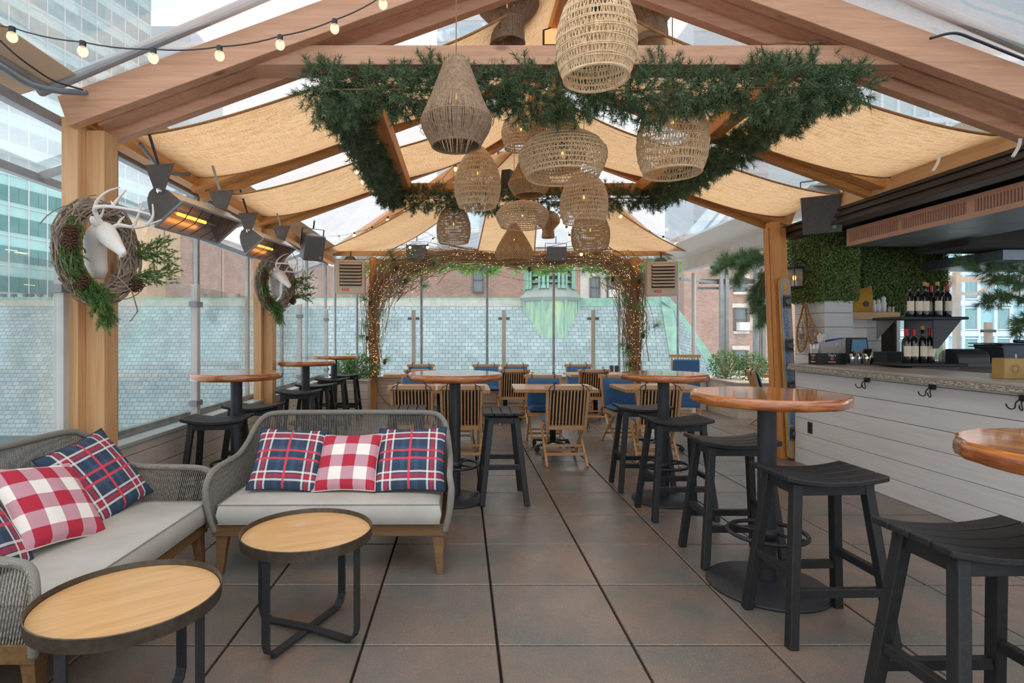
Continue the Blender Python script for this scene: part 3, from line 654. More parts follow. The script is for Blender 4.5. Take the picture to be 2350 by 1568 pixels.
for s_ in (5.5, 9.5, 14, 19, 25): MB().beam(d*s_+Vector((.05, 0, -6)), d*s_+Vector((.05, 0, 11)), .25, .1, up=(1, 0, 0)).build('pier', BRICKB, lb)
# office tower with teal windows
ot = thing('office_tower', 'teal glass office tower at the far left with pale blue spandrels', 'building', (-51.2, 62, 0))
d = Vector((.2562, .9666, 0)); nrm = Vector((d.y, -d.x, 0)); rot = Matrix(((d.x, nrm.x, 0), (d.y, nrm.y, 0), (0, 0, 1)))
e0 = d*-8; e1 = d*21
wall_uv('spandrels', tuple(e0[:2]), tuple(e1[:2]), -10, 75, OFFP, ot, 20)
m = MB(); cols = 13; cw = 29/cols
for i in range(cols+1): m.box(e0+d*(i*cw)+nrm*.06+Vector((0, 0, 32)), (.13, .16, 86), rot)
for j in range(26): m.box(d*6.5+nrm*.05+Vector((0, 0, -4.4+3.4*j)), (29, .12, .1), rot)
m.build('mullions', OFFM, ot)
w0 = None; extra = MB()
for j in range(24):
    for i in range(cols):
        for hh in (0, 1):
            c = e0+d*((i+.26+.48*hh)*cw)+nrm*.02+Vector((0, 0, -3.1+3.4*j))
            if 1 <= j <= 4 and i >= 2:
                o = MB().box((0, 0, 0), (cw*.45, .1, 1.75), rot).build('window', OFFG, ot) if w0 is None else w0.copy()
                if w0 is None: w0 = o
                else: C.objects.link(o); o.parent = ot
                o.location = c
            else: extra.box(c, (cw*.45, .1, 1.75), rot)
extra.build('upper_windows', OFFG, ot)['kind'] = 'stuff'
m = MB()
for _ in range(16): m.box(d*random.uniform(-6, 18)+nrm*.09+Vector((0, 0, random.choice([0, 1, 2, 3])*3.4-3.1+3.4+random.uniform(.1, .5))), (1.3, .03, .07), rot)
m.build('office_lights', emis('office_light', 'ffe0a0', 1.2), ot)
# hazy towers
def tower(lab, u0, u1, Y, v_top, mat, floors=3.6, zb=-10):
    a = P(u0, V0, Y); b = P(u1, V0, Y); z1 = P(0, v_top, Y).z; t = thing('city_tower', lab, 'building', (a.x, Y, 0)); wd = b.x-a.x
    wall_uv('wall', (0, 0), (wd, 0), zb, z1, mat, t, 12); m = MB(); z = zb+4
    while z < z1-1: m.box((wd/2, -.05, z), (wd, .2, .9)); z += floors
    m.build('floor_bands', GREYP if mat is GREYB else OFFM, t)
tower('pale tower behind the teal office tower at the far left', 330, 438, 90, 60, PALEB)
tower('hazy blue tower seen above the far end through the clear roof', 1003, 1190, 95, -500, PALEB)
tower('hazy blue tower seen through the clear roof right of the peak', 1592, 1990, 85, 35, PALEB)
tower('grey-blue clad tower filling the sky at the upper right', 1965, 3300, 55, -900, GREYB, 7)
# blue hotel
hb = thing('pale_blue_building', 'pale blue building with curtained windows seen through the bar', 'building', (34, 45, 0))
wall_uv('wall', (-5, 0), (16, 0), -12, 24, BLUEP, hb, 8)
m = MB()
for z in np.arange(-11, 24, 2.45): m.box((5.5, -.06, z+.25), (21, .2, .42))
for x in np.arange(-4.2, 16, 2.6): m.box((x, -.05, 5), (.22, .16, 34)); m.box((x+1.3, -.05, 5), (.18, .16, 34))
m.build('white_bands', plain('pale_blue_white_bands', 'bfd6e2', 'b4ccd9', 3, .5), hb)
for z in np.arange(-8.55+.0, 12, 2.45):
    for x in np.arange(-4.2, 15, 2.6): window(hb, CURT, x+.65, z+1.45, 1.1, 1.75, (1, 0), (0, 0), trim=WHITEP, sash=False)
# creeper over the back wall
vn = thing('climbing_vine', 'bright green climbing vine along the top of the far glazed wall', 'vine', (.7, 10.85, 2.76))
g = np.random.default_rng(4); n = 5200; x = g.uniform(-3.05, 3.55, n); c_ = .06*np.sin(x*5)+.05*np.sin(x*13)
pv = np.stack([x, g.normal(0, .07, n), c_-.03+g.normal(0, .06, n)], 1); V, Fc = leaves(pv, np.tile([0, -1, .3], (n, 1)), .06, 3, .8)
np_obj('foliage', V, Fc, VINE, vn); m = MB()
for k in range(4): m.tube([(-3.05+i*.33, .03*math.sin(i+k), .05*math.sin(i*1.3+k*2)) for i in range(21)], .008, 5)
m.build('stems', TWIG, vn)
# ================================================================ FURNITURE
def rnd_top(r, th, mat, name, parent, rough=.004, z=0, edgemat=None):
    m = MB(); n = 48; g = np.random.default_rng(int(r*1000)+int(z*10)); ns = [r+rough*g.normal() for _ in range(n)]
    prof = [(-.02, 0), (-.004, .006), (0, .02), (0, th-.016), (-.004, th-.004), (-.012, th)]
    vs = []
    for dr, zz in prof:
        for j in range(n):
            a = 2*PI*j/n; rr = ns[j]+dr+(rough*.6*g.normal() if 0 < zz < th else 0); vs.append((rr*math.cos(a), rr*math.sin(a), z+zz))
    k = len(prof); fs = [(i*n+j, i*n+(j+1) % n, (i+1)*n+(j+1) % n, (i+1)*n+j) for i in range(k-1) for j in range(n)]
    fs.append(tuple(range(n))[::-1])
    m.add(vs, fs); o = m.build('edge', edgemat or mat, parent)
    m = MB(); m.add([vs[(k-1)*n+j] for j in range(n)], [tuple(range(n))]); m.build(name, mat, parent)
    for p in o.data.polygons: p.use_smooth = len(p.vertices) == 4
    return o
def bar_table(x, y, r, lab, rot=0, br=.26):
    t = thing('bar_table', lab, 'table', (x, y, 0), rot, 'round high bar tables')
    rnd_top(r, .058, LACQ, 'tabletop', t, .003, 1.02, LACQE)
    MB().lathe([(.12, 1.005), (.12, 1.02)], 20).build('mounting_plate', BLACKM, t)
    MB().lathe([(.048, .02), (.048, 1.01)], 24).build('column', BLACKM, t, smooth=False)
    MB().lathe([(br-.005, 0), (br, .008), (br-.005, .016), (min(.10, br*.6), .026), (min(.075, br*.5), .04), (.05, .045)], 48).build('base', BLACKM, t, smooth=True)
    m = MB(); m.tube([(.2*math.cos(2*PI*i/32), .2*math.sin(2*PI*i/32), .30) for i in range(32)], .012, 8, closed=True)
    for k in range(4): a = PI/4+k*PI/2; m.tube([(.04*math.cos(a), .04*math.sin(a), .30), (.2*math.cos(a), .2*math.sin(a), .30)], .009, 6)
    m.lathe([(.058, .27), (.058, .33)], 16); m.build('foot_ring', BLACKM, t, smooth=True)
    return t
bar_table(1.70, 3.12, .40, 'round glossy wooden bar table in the middle of the right-hand row', 0, .315)
bar_table(1.71, 4.75, .36, 'round wooden bar table farthest along the right-hand row', 1)
bar_table(-.06, 4.76, .40, 'round wooden bar table standing alone behind the centre sofa', .2)
bar_table(1.89, 1.55, .40, 'round glossy wooden bar table cut off by the right edge', 2, .085)
bar_table(-1.94, 4.82, .375, 'round wooden bar table nearest along the left wall', .4)
bar_table(-1.96, 7.03, .37, 'middle of the three round bar tables along the left wall', 1.3)
bar_table(-2.02, 8.85, .37, 'farthest of the three round bar tables along the left wall', 2.1)
def stool():
    t = thing('bar_stool', '', 'stool', (0, 0, 0)); L, W, sag = .235, .165, .028
    for k in range(4):
        y0_ = -W+k*(2*W/4)+.002; y1_ = y0_+2*W/4-.004
        def fn(a, b, top):
            x = -L+2*L*a; return (x, y0_+(y1_-y0_)*b, .735-sag*(1-(x/L)**2)+(.026 if top else 0))
        m = MB(); n = 14; vs = []
        for i in range(n+1):
            for b, tp in ((0, 0), (1, 0), (1, 1), (0, 1)): vs.append(fn(i/n, b, tp))
        fs = [(i*4+j, i*4+(j+1) % 4, (i+1)*4+(j+1) % 4, (i+1)*4+j) for i in range(n) for j in range(4)]+[(3, 2, 1, 0), (n*4, n*4+1, n*4+2, n*4+3)]
        m.add(vs, fs); m.build('seat_slat', BLACKW, t, bevel=.006)
    m = MB()
    for y in (-.115, .115): m.bb(-.19, .19, y-.012, y+.012, .665, .712)
    for x in (-.165, .165): m.bb(x-.012, x+.012, -.115, .115, .665, .712)
    m.build('seat_frame', BLACKW, t, bevel=.002)
    top = lambda i, j: Vector((i*.165, j*.105, .70)); bot = lambda i, j: Vector((i*.235, j*.185, 0))
    at_ = lambda i, j, z: bot(i, j).lerp(top(i, j), z/.70)
    for i in (-1, 1):
        for j in (-1, 1): MB().beam(bot(i, j), top(i, j)+Vector((0, 0, .015)), .042, .046, up=(0, 1, 0)).build('leg', BLACKW, t, bevel=.004)
    for j in (-1, 1): MB().beam(at_(-1, j, .235), at_(1, j, .235), .03, .04).build('stretcher', BLACKW, t, bevel=.003)
    for i in (-1, 1): MB().beam(at_(i, -1, .31), at_(i, 1, .31), .03, .04).build('stretcher', BLACKW, t, bevel=.003)
    return t
st0 = stool(); used = []
def put_stool(x, y, rz, lab):
    g_ = 'black slatted bar stools'
    if not used: st0.location = (x, y, 0); st0.rotation_euler = (0, 0, rz); st0['label'] = lab; st0['group'] = g_; used.append(1)
    else: dup(st0, (x, y, 0), rz, lab, g_)
put_stool(1.69, 1.83, .02, 'nearest black bar stool, its seat cut off at the bottom right corner')
put_stool(1.70, 2.69, .03, 'black bar stool just in front of the middle table of the right-hand row')
put_stool(1.69, 3.52, -.02, 'black bar stool just behind the middle table of the right-hand row')
put_stool(1.67, 4.38, .04, 'black bar stool in front of the farthest table of the right-hand row')
put_stool(1.65, 5.14, -.04, 'farthest black bar stool of the right-hand row')
put_stool(.345, 4.82, PI/2+.02, 'black bar stool seen end-on right of the lone centre table')
put_stool(-.49, 4.90, PI/2-.03, 'black bar stool left of the lone centre table, mostly hidden by the sofa')
put_stool(-1.93, 4.44, .10, 'nearest black bar stool by the left wall')
put_stool(-1.94, 5.22, -.08, 'second black bar stool by the left wall, behind the nearest table there')
put_stool(-1.90, 6.55, .05, 'third black bar stool by the left wall, in front of the middle table')
put_stool(-1.93, 7.42, -.03, 'fourth black bar stool by the left wall, behind the middle table')
put_stool(-1.95, 8.42, .04, 'fifth black bar stool by the left wall, in front of the farthest table')
put_stool(-1.93, 9.28, 0, 'sixth and farthest black bar stool by the left wall')
# ---- rope sofas
def sofa(loc, rz, lab):
    t = thing('rope_sofa', lab, 'sofa', loc, rz); W = 1.40
    half = [(.03, .03, .25), (.0, .005, .38), (-.01, -.005, .50), (.0, .02, .575), (.0, .10, .60), (.0, .30, .605), (.005, .46, .615), (.015, .58, .67), (.035, .68, .76), (.07, .735, .815), (.14, .765, .84), (.35, .775, .845)]
    path = half+[(W-x, y, z) for x, y, z in half[::-1]]
    rail = catmull(path, 6)
    MB().tube(rail, .0185, 10).build('top_rail', ROPE, t, smooth=True)
    # frame
    fr = MB(); fr.bb(.02, W-.02, .02, .075, .225, .295); fr.bb(.02, W-.02, .68, .735, .225, .295); fr.bb(.02, .075, .07, .69, .225, .295); fr.bb(W-.075, W-.02, .07, .69, .225, .295)
    for k in range(5): fr.bb(.07, W-.07, .16+k*.11, .21+k*.11, .27, .29)
    fr.build('seat_frame', SOFAWOOD, t, bevel=.004)
    for x, sx in ((.07, 1), (W-.07, -1)):
        for y, dy in ((.06, -.02), (.68, .05)): MB().beam((x, y, .24), (x-sx*.012 if y < .3 else x-sx*.03, y+dy, 0), .07, .055, up=(0, 1, 0), w2=.035, h2=.035).build('leg', SOFAWOOD, t, bevel=.003)
    # bottom rail path (ropes wrap here)
    low = catmull([(.03, .04, .285), (.02, .3, .285), (.03, .62, .285), (.07, .70, .285), (.16, .715, .285), (W-.16, .715, .285), (W-.07, .70, .285), (W-.03, .62, .285), (W-.02, .3, .285), (W-.03, .04, .285)], 10)
    def resample(p, n, skip=0):
        d = [0]
        for a, b in zip(p, p[1:]): d.append(d[-1]+(b-a).length)
        o = []; j = 0
        for i in range(n):
            s = skip+(d[-1]-2*skip)*i/(n-1)
            while j < len(d)-2 and d[j+1] < s: j += 1
            o.append(p[j].lerp(p[j+1], min(1, max(0, (s-d[j])/(d[j+1]-d[j]+1e-9)))))
        return o
    rp = resample(rail, 400); rp = [p for p in rp if p.z > .52]
    N = 250; a_ = resample(rp, N); b_ = resample(low, N); m = MB()
    for p, q in zip(a_, b_): m.tube([p, p.lerp(q, .5)+Vector((random.uniform(-.001, .001),)*3), q], .0036, 4, cap=False)
    m.build('vertical_ropes', ROPE, t, smooth=True)
    # front posts wrapped: short horizontals on arms and long diagonals in the back
    m = MB(); ins = Vector((0, -.012, 0))
    bk = [p for p in a_ if p.y > .70]; lo = [q for p, q in zip(a_, b_) if p.y > .70]; nb = len(bk)
    for k in range(15):
        f = k/14; z0 = .08+.62*f; z1 = .92-.62*(1-f)*.3-.35*f
        for flip in (0, 1):
            pts = []
            for i in range(0, nb, 5):
                u_ = i/(nb-1); u2 = 1-u_ if flip else u_; h_ = z0*.75+.16*u2+.10*math.sin(PI*u2)*(1-f)
                h_ = min(max(h_, .05), .95); pts.append(lo[i].lerp(bk[i], h_)+ins*(1+flip*.35))
            m.tube(pts, .0034, 4, cap=False)
    m.build('diagonal_ropes', ROPE, t, smooth=True)
    # cushion: rounded slab with piping
    m = MB(); x0_, x1_, y0_, y1_ = .06, W-.06, .0, .66; z0_, z1_ = .30, .415; rr = .03
    def sl(a, b):
        return None
    nx, ny = 28, 14; vs = []
    def pt(i, j, top):
        x = x0_+(x1_-x0_)*i/nx; y = y0_+(y1_-y0_)*j/ny; e = min(i, nx-i, j, ny-j)/3.; puff = .012*min(1, e)**.5 if e > 0 else 0
        return (x, y, z1_+puff+.002*math.sin(9*x)*math.sin(7*y) if top else z0_-.0)
    T = [pt(i, j, 1) for j in range(ny+1) for i in range(nx+1)]; B_ = [pt(i, j, 0) for j in range(ny+1) for i in range(nx+1)]; o_ = len(T)
    fs = []
    for j in range(ny):
        for i in range(nx):
            a = j*(nx+1)+i; fs.append((a, a+1, a+nx+2, a+nx+1)); fs.append((o_+a+nx+1, o_+a+nx+2, o_+a+1, o_+a))
    bd = [(i, 0) for i in range(nx)]+[(nx, j) for j in range(ny)]+[(i, ny) for i in range(nx, 0, -1)]+[(0, j) for j in range(ny, 0, -1)]
    ids = [j*(nx+1)+i for i, j in bd]; mid = len(T)+len(B_); vs = T+B_
    for i, j in bd:
        x, y, z = pt(i, j, 1); cx = (x0_+x1_)/2; cy = (y0_+y1_)/2
        ox = -.012 if i == 0 else (.012 if i == nx else 0); oy = -.012 if j == 0 else (.012 if j == ny else 0); vs.append((x+ox, y+oy, (z0_+z1_)/2))
    nbd = len(bd)
    for k in range(nbd):
        k2 = (k+1) % nbd; fs.append((ids[k], mid+k, mid+k2, ids[k2])); fs.append((mid+k, o_+ids[k], o_+ids[k2], mid+k2))
    m.add(vs, fs); cu = m.build('seat_cushion', GREYF, t, smooth=True, bevel=0)
    mm = cu.modifiers.new('b', 'BEVEL'); mm.width = .008; mm.segments = 2; mm.angle_limit = R(35)
    m = MB()
    for zz in (z1_+.001, z0_+.004): m.tube([(x0_+.0, y0_, zz), (x1_, y0_, zz), (x1_, y1_, zz), (x0_, y1_, zz)], .0038, 5, closed=True)
    m.build('piping', PIPE, cu); cu_ = cu
    return t
sofa((-1.47, 3.235, 0), R(.5), 'grey rope loveseat facing the camera behind the smaller tray table')
sofa((-1.50, 1.97, 0), R(90), 'grey rope loveseat at the left edge, turned to face right')
# ---- pillows
def pillow(lab, cat, mat, back, loc, rx, ry, rz, s=.43, th=.13, group='scatter pillows on the sofas'):
    m = MB(); n = 22; T = []; Bk = []; cr_ = .018
    for j in range(n+1):
        for i in range(n+1):
            a = -1+2*i/n; b = -1+2*j/n; pin = 1-.07*(1-abs(a)**1.5)*abs(b)**3 if 1 else 1; pin2 = 1-.07*(1-abs(b)**1.5)*abs(a)**3
            x = a*s/2*pin2; z = b*s/2*pin; h = th/2*((1-a**2)*(1-b**2))**.42 + .003*math.sin(11*a+3*b)*(1-a*a)*(1-b*b)
            T.append((x, -h, z)); Bk.append((x, h, z))
    fs = []
    for j in range(n):
        for i in range(n): q = j*(n+1)+i; fs.append((q, q+1, q+n+2, q+n+1))
    t = thing('throw_pillow', lab, cat, loc, 0, group); t.rotation_mode = 'XYZ'; t.rotation_euler = (rx, ry, rz)
    MB().add(T, fs).build('front', mat, t, smooth=True); MB().add(Bk, [f[::-1] for f in fs]).build('back', back, t, smooth=True)
    e = [T[i] for i in range(n+1)]+[T[j*(n+1)+n] for j in range(1, n+1)]+[T[n*(n+1)+i] for i in range(n-1, -1, -1)]+[T[j*(n+1)] for j in range(n-1, 0, -1)]
    MB().tube(e, .003, 5, closed=True).build('seam', back, t)
    return t
CREAMF = plain('cream_cotton', 'e2d8c8', 'd2c7b6', 8, .9)
L1 = R(-40)
pillow('navy plaid pillow at the left end of the centre sofa', 'pillow', PLAID, DNAVY, (-1.11, 3.59, .605), L1, R(3), R(4), .44)
pillow('red and white checked pillow in the middle of the centre sofa', 'pillow', GING, CREAMF, (-.725, 3.57, .59), L1, R(-2), R(-5), .40)
pillow('navy plaid pillow at the right end of the centre sofa', 'pillow', PLAID, DNAVY, (-.325, 3.58, .61), L1, R(-2), R(-3), .45)
pillow('navy plaid pillow nearer the far arm of the left sofa', 'pillow', PLAID, DNAVY, (-2.01, 3.09, .615), R(-36), R(-10), R(84), .48)
pillow('red and white checked pillow in the middle of the left sofa', 'pillow', GING, CREAMF, (-1.96, 2.66, .60), R(-42), R(9), R(78), .44)
pillow('navy plaid pillow half out of the picture at the left edge', 'pillow', PLAID, DNAVY, (-1.99, 2.25, .60), R(-38), R(6), R(92), .44)
# ---- tray tables
def tray_table(lab, x, y, rz, r=.30, h=.49):
    t = thing('tray_table', lab, 'table', (x, y, 0), rz, 'round tray-top side tables')
    MB().lathe([(r-.007, h-.035), (r-.007, h-.020), (.001, h-.020)], 56, cap=False).build('tabletop', BRASSW, t, smooth=False)
    MB().lathe([(r-.02, h-.047), (r, h-.045), (r+.002, h), (r-.002, h+.002), (r-.005, h-.020)], 56, cap=False).build('rim', BRONZE, t, smooth=False)
    MB().lathe([(.001, h-.045), (r-.01, h-.045)], 56, cap=False).build('underside', BLACKM, t)
    for k in range(2):
        a = PI/4+k*PI/2; c, s = math.cos(a), math.sin(a); R0 = r-.025; fl_ = Vector((-s, c, 0)); z_ = .012+k*.0
        pts = [(R0, h-.05), (R0, .07), (R0-.012, .035), (R0-.045, .014), (0, .014+k*.010), (-R0+.045, .014), (-R0+.012, .035), (-R0, .07), (-R0, h-.05)]
        m = MB(); wd = .021; th_ = .010; vs = []
        P3 = [Vector((q[0]*c, q[0]*s, q[1])) for q in pts]
        for i, p in enumerate(P3):
            tg = (P3[min(i+1, 8)]-P3[max(i-1, 0)]).normalized(); nn = fl_.cross(tg).normalized()
            for sa, sb in ((-1, -1), (1, -1), (1, 1), (-1, 1)): vs.append(p+fl_*(sa*wd)+nn*(sb*th_/2))
        m.add(vs, [(i*4+j, i*4+(j+1) % 4, (i+1)*4+(j+1) % 4, (i+1)*4+j) for i in range(8) for j in range(4)]+[(3, 2, 1, 0), (32, 33, 34, 35)])
        m.build('leg_loop', BLACKM, t, bevel=.002)
        for sg in (1, -1): MB().lathe([(.014, 0), (.014, .012)], 10, (sg*(R0-.05)*c, sg*(R0-.05)*s, 0)).build('foot_pad', BLACKM, t)
    return t
tray_table('round tray table with crossed black legs standing in front of the centre sofa', -.728, 2.64, R(22))
tray_table('large round tray table with a worn bronze rim at the lower left', -1.17, 1.97, R(35))
tray_table('tray table barely peeking in at the bottom edge', -.86, 1.155, R(10))
# ---- dining tables
def dining_table(x, y, wd, dp, lab, rz=0):
    t = thing('dining_table', lab, 'table', (x, y, 0), rz, 'rectangular wooden dining tables')
    MB().bb(-wd/2, wd/2, -dp/2, dp/2, .722, .765).build('tabletop', DTOP, t, bevel=.004)
    MB().bb(-.2, .2, -.2, .2, .71, .722).build('mounting_plate', BLACKM, t)
    MB().lathe([(.038, .08), (.038, .712)], 16).build('column', BLACKM, t, smooth=True)
    m = MB()
    for k in range(4): a = PI/4+k*PI/2; m.beam((0, 0, .095), (.30*math.cos(a), .30*math.sin(a), .07), .05, .03, w2=.035, h2=.02)
    b = m.build('cross_base', BLACKM, t, bevel=.003)
    for k in range(4):
        a = PI/4+k*PI/2; px_, py_ = .30*math.cos(a), .30*math.sin(a)
        MB().lathe([(.03, -.012), (.033, -.006), (.033, .006), (.03, .012)], 14, (px_, py_, .033), Matrix.Rotation(PI/2, 3, 'X')).build('caster', BLACKM, t)
dining_table(-.27, 6.86, 1.20, .78, 'front left dining table of orange planks, behind the lone centre bar table')
dining_table(1.12, 6.90, .98, .72, 'front middle dining table, with its corner towards the camera clear of chairs', R(-2))
dining_table(2.42, 6.92, 1.0, .74, 'front right dining table behind the farthest right-hand bar table')
dining_table(-.75, 9.3, 1.02, .66, 'back left dining table near the far wall')
dining_table(.72, 9.3, 1.05, .66, 'back middle dining table near the far wall')
dining_table(2.22, 9.3, .95, .66, 'back right dining table near the far wall')
# ---- folding teak chairs with navy cushions (sitter faces +y)
def chair():
    t = thing('folding_chair', '', 'chair', (0, 0, 0)); hw = .215
    bk0 = Vector((0, -.20, .40)); bk1 = Vector((0, -.33, .83)); dv = (bk1-bk0)
    fr = MB()
    for s in (-1, 1): fr.beam((s*(hw-.012), -.20, .36), (s*hw, bk1.y, .83), .028, .036, up=(0, 1, 0))
    fr.beam((-hw+.01, bk0.y-.004, .405), (hw-.01, bk0.y-.004, .405), .03, .042); fr.build('back_frame', TEAK[2], t, bevel=.003)
    MB().beam((-hw-.035, bk1.y-.008, .845), (hw+.035, bk1.y-.008, .845), .028, .05).build('top_rail', TEAK[0], t, bevel=.008)
    for k in range(11):
        x = -hw+.035+k*(2*hw-.07)/10; MB().beam((x, -.205, .42), (x, bk1.y, .825), .015, .012, up=(0, 1, 0)).build('back_slat', TEAK[2], t)
    for k in range(7):
        y = -.17+k*.058; MB().bb(-hw+.01, hw-.01, y-.022, y+.022, .418, .432).build('seat_slat', TEAK[0], t)
    m = MB()
    for s in (-1, 1): m.bb(s*(hw-.02)-.012, s*(hw-.02)+.012, -.19, .21, .388, .418)
    m.bb(-hw+.01, hw-.01, .195, .215, .385, .42); m.build('seat_frame', TEAK[1], t, bevel=.002)
    for s in (-1, 1):
        MB().beam((s*(hw-.035), -.20, .39), (s*(hw-.035), .20, 0), .022, .034, up=(0, 1, .5)).build('leg', TEAK[1], t, bevel=.002)
        MB().beam((s*(hw-.008), .17, .40), (s*(hw+.0), -.30, 0), .022, .036, up=(0, 1, .5)).build('leg', TEAK[1], t, bevel=.002)
    MB().bb(-hw, hw, -.19, -.165, .10, .13).build('rung', TEAK[0], t, bevel=.003); MB().bb(-hw-.01, hw+.01, -.085, -.05, .175, .20).build('rung', TEAK[0], t, bevel=.003)
    MB().bb(-hw+.03, hw-.03, .09, .115, .09, .12).build('rung', TEAK[0], t, bevel=.003)
    def pad(c, sx, sy, th, rot):
        m = MB(); n = 10; T = []; Bm = []
        for j in range(n+1):
            for i in range(n+1):
                a = -1+2*i/n; b = -1+2*j/n; h = th/2*((1-a**6)*(1-b**6))**.5*(1+.05*math.sin(5*a+4*b))
                T.append(Vector(c)+rot @ Vector((a*sx/2, b*sy/2, h))); Bm.append(Vector(c)+rot @ Vector((a*sx/2, b*sy/2, -h)))
        fs = [(j*(n+1)+i, j*(n+1)+i+1, (j+1)*(n+1)+i+1, (j+1)*(n+1)+i) for j in range(n) for i in range(n)]
        m.add(T, fs); m.add(Bm, [f[::-1] for f in fs]); return m
    pad((0, .0, .462), .43, .42, .06, Matrix.Identity(3)).build('seat_cushion', BLUE, t, smooth=True)
    ang = math.atan2(dv.z, -dv.y)
    pad((0, -.218, .635), .42, .40, .05, Matrix.Rotation(PI-ang, 3, 'X') @ Matrix.Identity(3)).build('back_cushion', BLUE, t, smooth=True)
    MB().beam((0, -.203, .455), (0, -.306, .80), .39, .005, up=(0, 1, 0)).build('slat_gap_shade', plain('painted_slat_shade', '2c2522', '221c1a', 20, .95), t)  # added dark sheet: the shade between the back slats, put in as colour
    m = MB()
    for s in (-1, 1):
        m.tube([(s*.15, -.275, .80), (s*.15, -.30, .86), (s*.15, -.355, .878), (s*.152, -.372, .84), (s*.155, -.36, .79)], .005, 5)
        m.tube([(s*.15, -.34, .876), (s*.19, -.36, .86), (s*.215, -.375, .815)], .004, 4); m.tube([(s*.15, -.33, .876), (s*.12, -.33, .895), (s*.16, -.345, .90)], .005, 4)
        m.tube([(s*.2, -.19, .45), (s*.225, -.22, .43), (s*.23, -.25, .36)], .004, 4); m.tube([(s*.2, -.19, .45), (s*.235, -.23, .44), (s*.25, -.24, .40)], .004, 4)
    m.build('cushion_ties', TIE, t)
    return t
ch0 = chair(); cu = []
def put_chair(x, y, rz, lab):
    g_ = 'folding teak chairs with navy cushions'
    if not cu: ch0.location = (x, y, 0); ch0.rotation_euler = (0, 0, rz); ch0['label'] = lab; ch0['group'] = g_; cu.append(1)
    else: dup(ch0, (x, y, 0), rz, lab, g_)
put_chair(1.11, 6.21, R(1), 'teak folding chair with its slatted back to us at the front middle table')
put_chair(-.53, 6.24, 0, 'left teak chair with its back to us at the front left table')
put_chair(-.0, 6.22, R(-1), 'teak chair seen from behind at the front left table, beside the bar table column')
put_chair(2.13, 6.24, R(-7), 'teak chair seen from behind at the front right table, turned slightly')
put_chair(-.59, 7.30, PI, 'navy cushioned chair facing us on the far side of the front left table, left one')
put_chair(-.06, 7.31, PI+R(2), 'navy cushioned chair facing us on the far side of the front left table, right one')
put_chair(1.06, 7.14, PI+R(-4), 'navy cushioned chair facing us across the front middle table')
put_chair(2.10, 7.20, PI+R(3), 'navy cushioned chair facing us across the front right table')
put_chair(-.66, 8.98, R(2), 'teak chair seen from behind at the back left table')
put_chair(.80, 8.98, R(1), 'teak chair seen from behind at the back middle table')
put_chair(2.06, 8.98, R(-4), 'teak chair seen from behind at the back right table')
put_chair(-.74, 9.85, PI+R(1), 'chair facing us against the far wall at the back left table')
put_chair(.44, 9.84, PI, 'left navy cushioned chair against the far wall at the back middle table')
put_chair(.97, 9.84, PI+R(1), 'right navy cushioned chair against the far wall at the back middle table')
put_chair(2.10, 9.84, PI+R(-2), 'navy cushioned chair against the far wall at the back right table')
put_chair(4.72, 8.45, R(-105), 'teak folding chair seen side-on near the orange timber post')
# folded chair
t = thing('folded_chair', 'folded-flat teak chair with a navy cushion standing by the white pole', 'chair', (3.58, 8.95, 0), R(-12))
m = MB()
for s in (-1, 1): m.beam((s*.2, -.08, 0), (s*.2, .08, 1.05), .025, .036, up=(0, 1, 0)); m.beam((s*.18, .12, 0), (s*.18, -.02, .92), .022, .034, up=(0, 1, 0))
m.beam((-.24, .085, 1.06), (.24, .085, 1.06), .03, .05)
for z in (.12, .25): m.bb(-.2, .2, .06, .085, z, z+.03)
m.build('frame', TEAK[2], t, bevel=.003)
m = MB(); m.box((0, -.03, .80), (.40, .06, .42)); m.box((0, -.075, .48), (.40, .06, .46)); o = m.build('cushion', BLUE, t, bevel=.025, seg=4)
m = MB()
for k in range(9): m.bb(-.17+k*.042, -.155+k*.042, .0, .012, .45, 1.04)
m.build('back_slats', TEAK[2], t)
t = thing('side_ledge', 'narrow orange wooden ledge behind the side-on folding chair', 'shelf', (5.15, 9.0, 0))
MB().bb(-.3, .5, -.06, .06, .72, .77).build('board', ORANGE[0], t); MB().bb(-.02, .02, -.02, .02, 0, .72).build('leg', BLACKM, t)
t = thing('menu_stand', 'pair of small dark posts standing on the back sill behind the front right table', 'post', (3.0, 10.25, 0))
for dx in (-.26, -.17, .24): MB().bb(dx-.03, dx+.03, -.03, .03, 0, .84).build('post', DARKM, t)
# ================================================================ BAR
def text(s, size, mat, parent, M, depth=.0015, width=None):
    cv = bpy.data.curves.new('lettering', 'FONT'); cv.body = s; cv.size = size; cv.extrude = depth; cv.align_x = 'CENTER'; cv.align_y = 'CENTER'
    tmp = bpy.data.objects.new('lettering', cv); C.objects.link(tmp); dg = bpy.context.evaluated_depsgraph_get()
    me = bpy.data.meshes.new_from_object(tmp.evaluated_get(dg)); bpy.data.objects.remove(tmp)
    sx = 1
    if width:
        xs = [v.co.x for v in me.vertices]; sx = width/(max(xs)-min(xs))
    for v in me.vertices: v.co = M @ Vector((v.co.x*sx, v.co.y, v.co.z))
    me.materials.clear(); me.materials.append(mat); o = bpy.data.objects.new('lettering', me); link(o, parent); KIDS.setdefault(parent.name, []).append(o); return o
FRONT = Matrix(((1, 0, 0, 0), (0, 0, -1, 0), (0, 1, 0, 0), (0, 0, 0, 1)))            # reads facing -y
LEFT = Matrix(((0, 0, -1, 0), (-1, 0, 0, 0), (0, 1, 0, 0), (0, 0, 0, 1)))           # reads facing -x
def T(x, y, z): return Matrix.Translation((x, y, z))
bar = thing('bar_counter', 'white boarded bar with a grey stone-edged counter top', 'bar', (3.69, 3.2, 0))
m = MB(); z = 0; k = 0; ym = 2.98; yn = -3.2
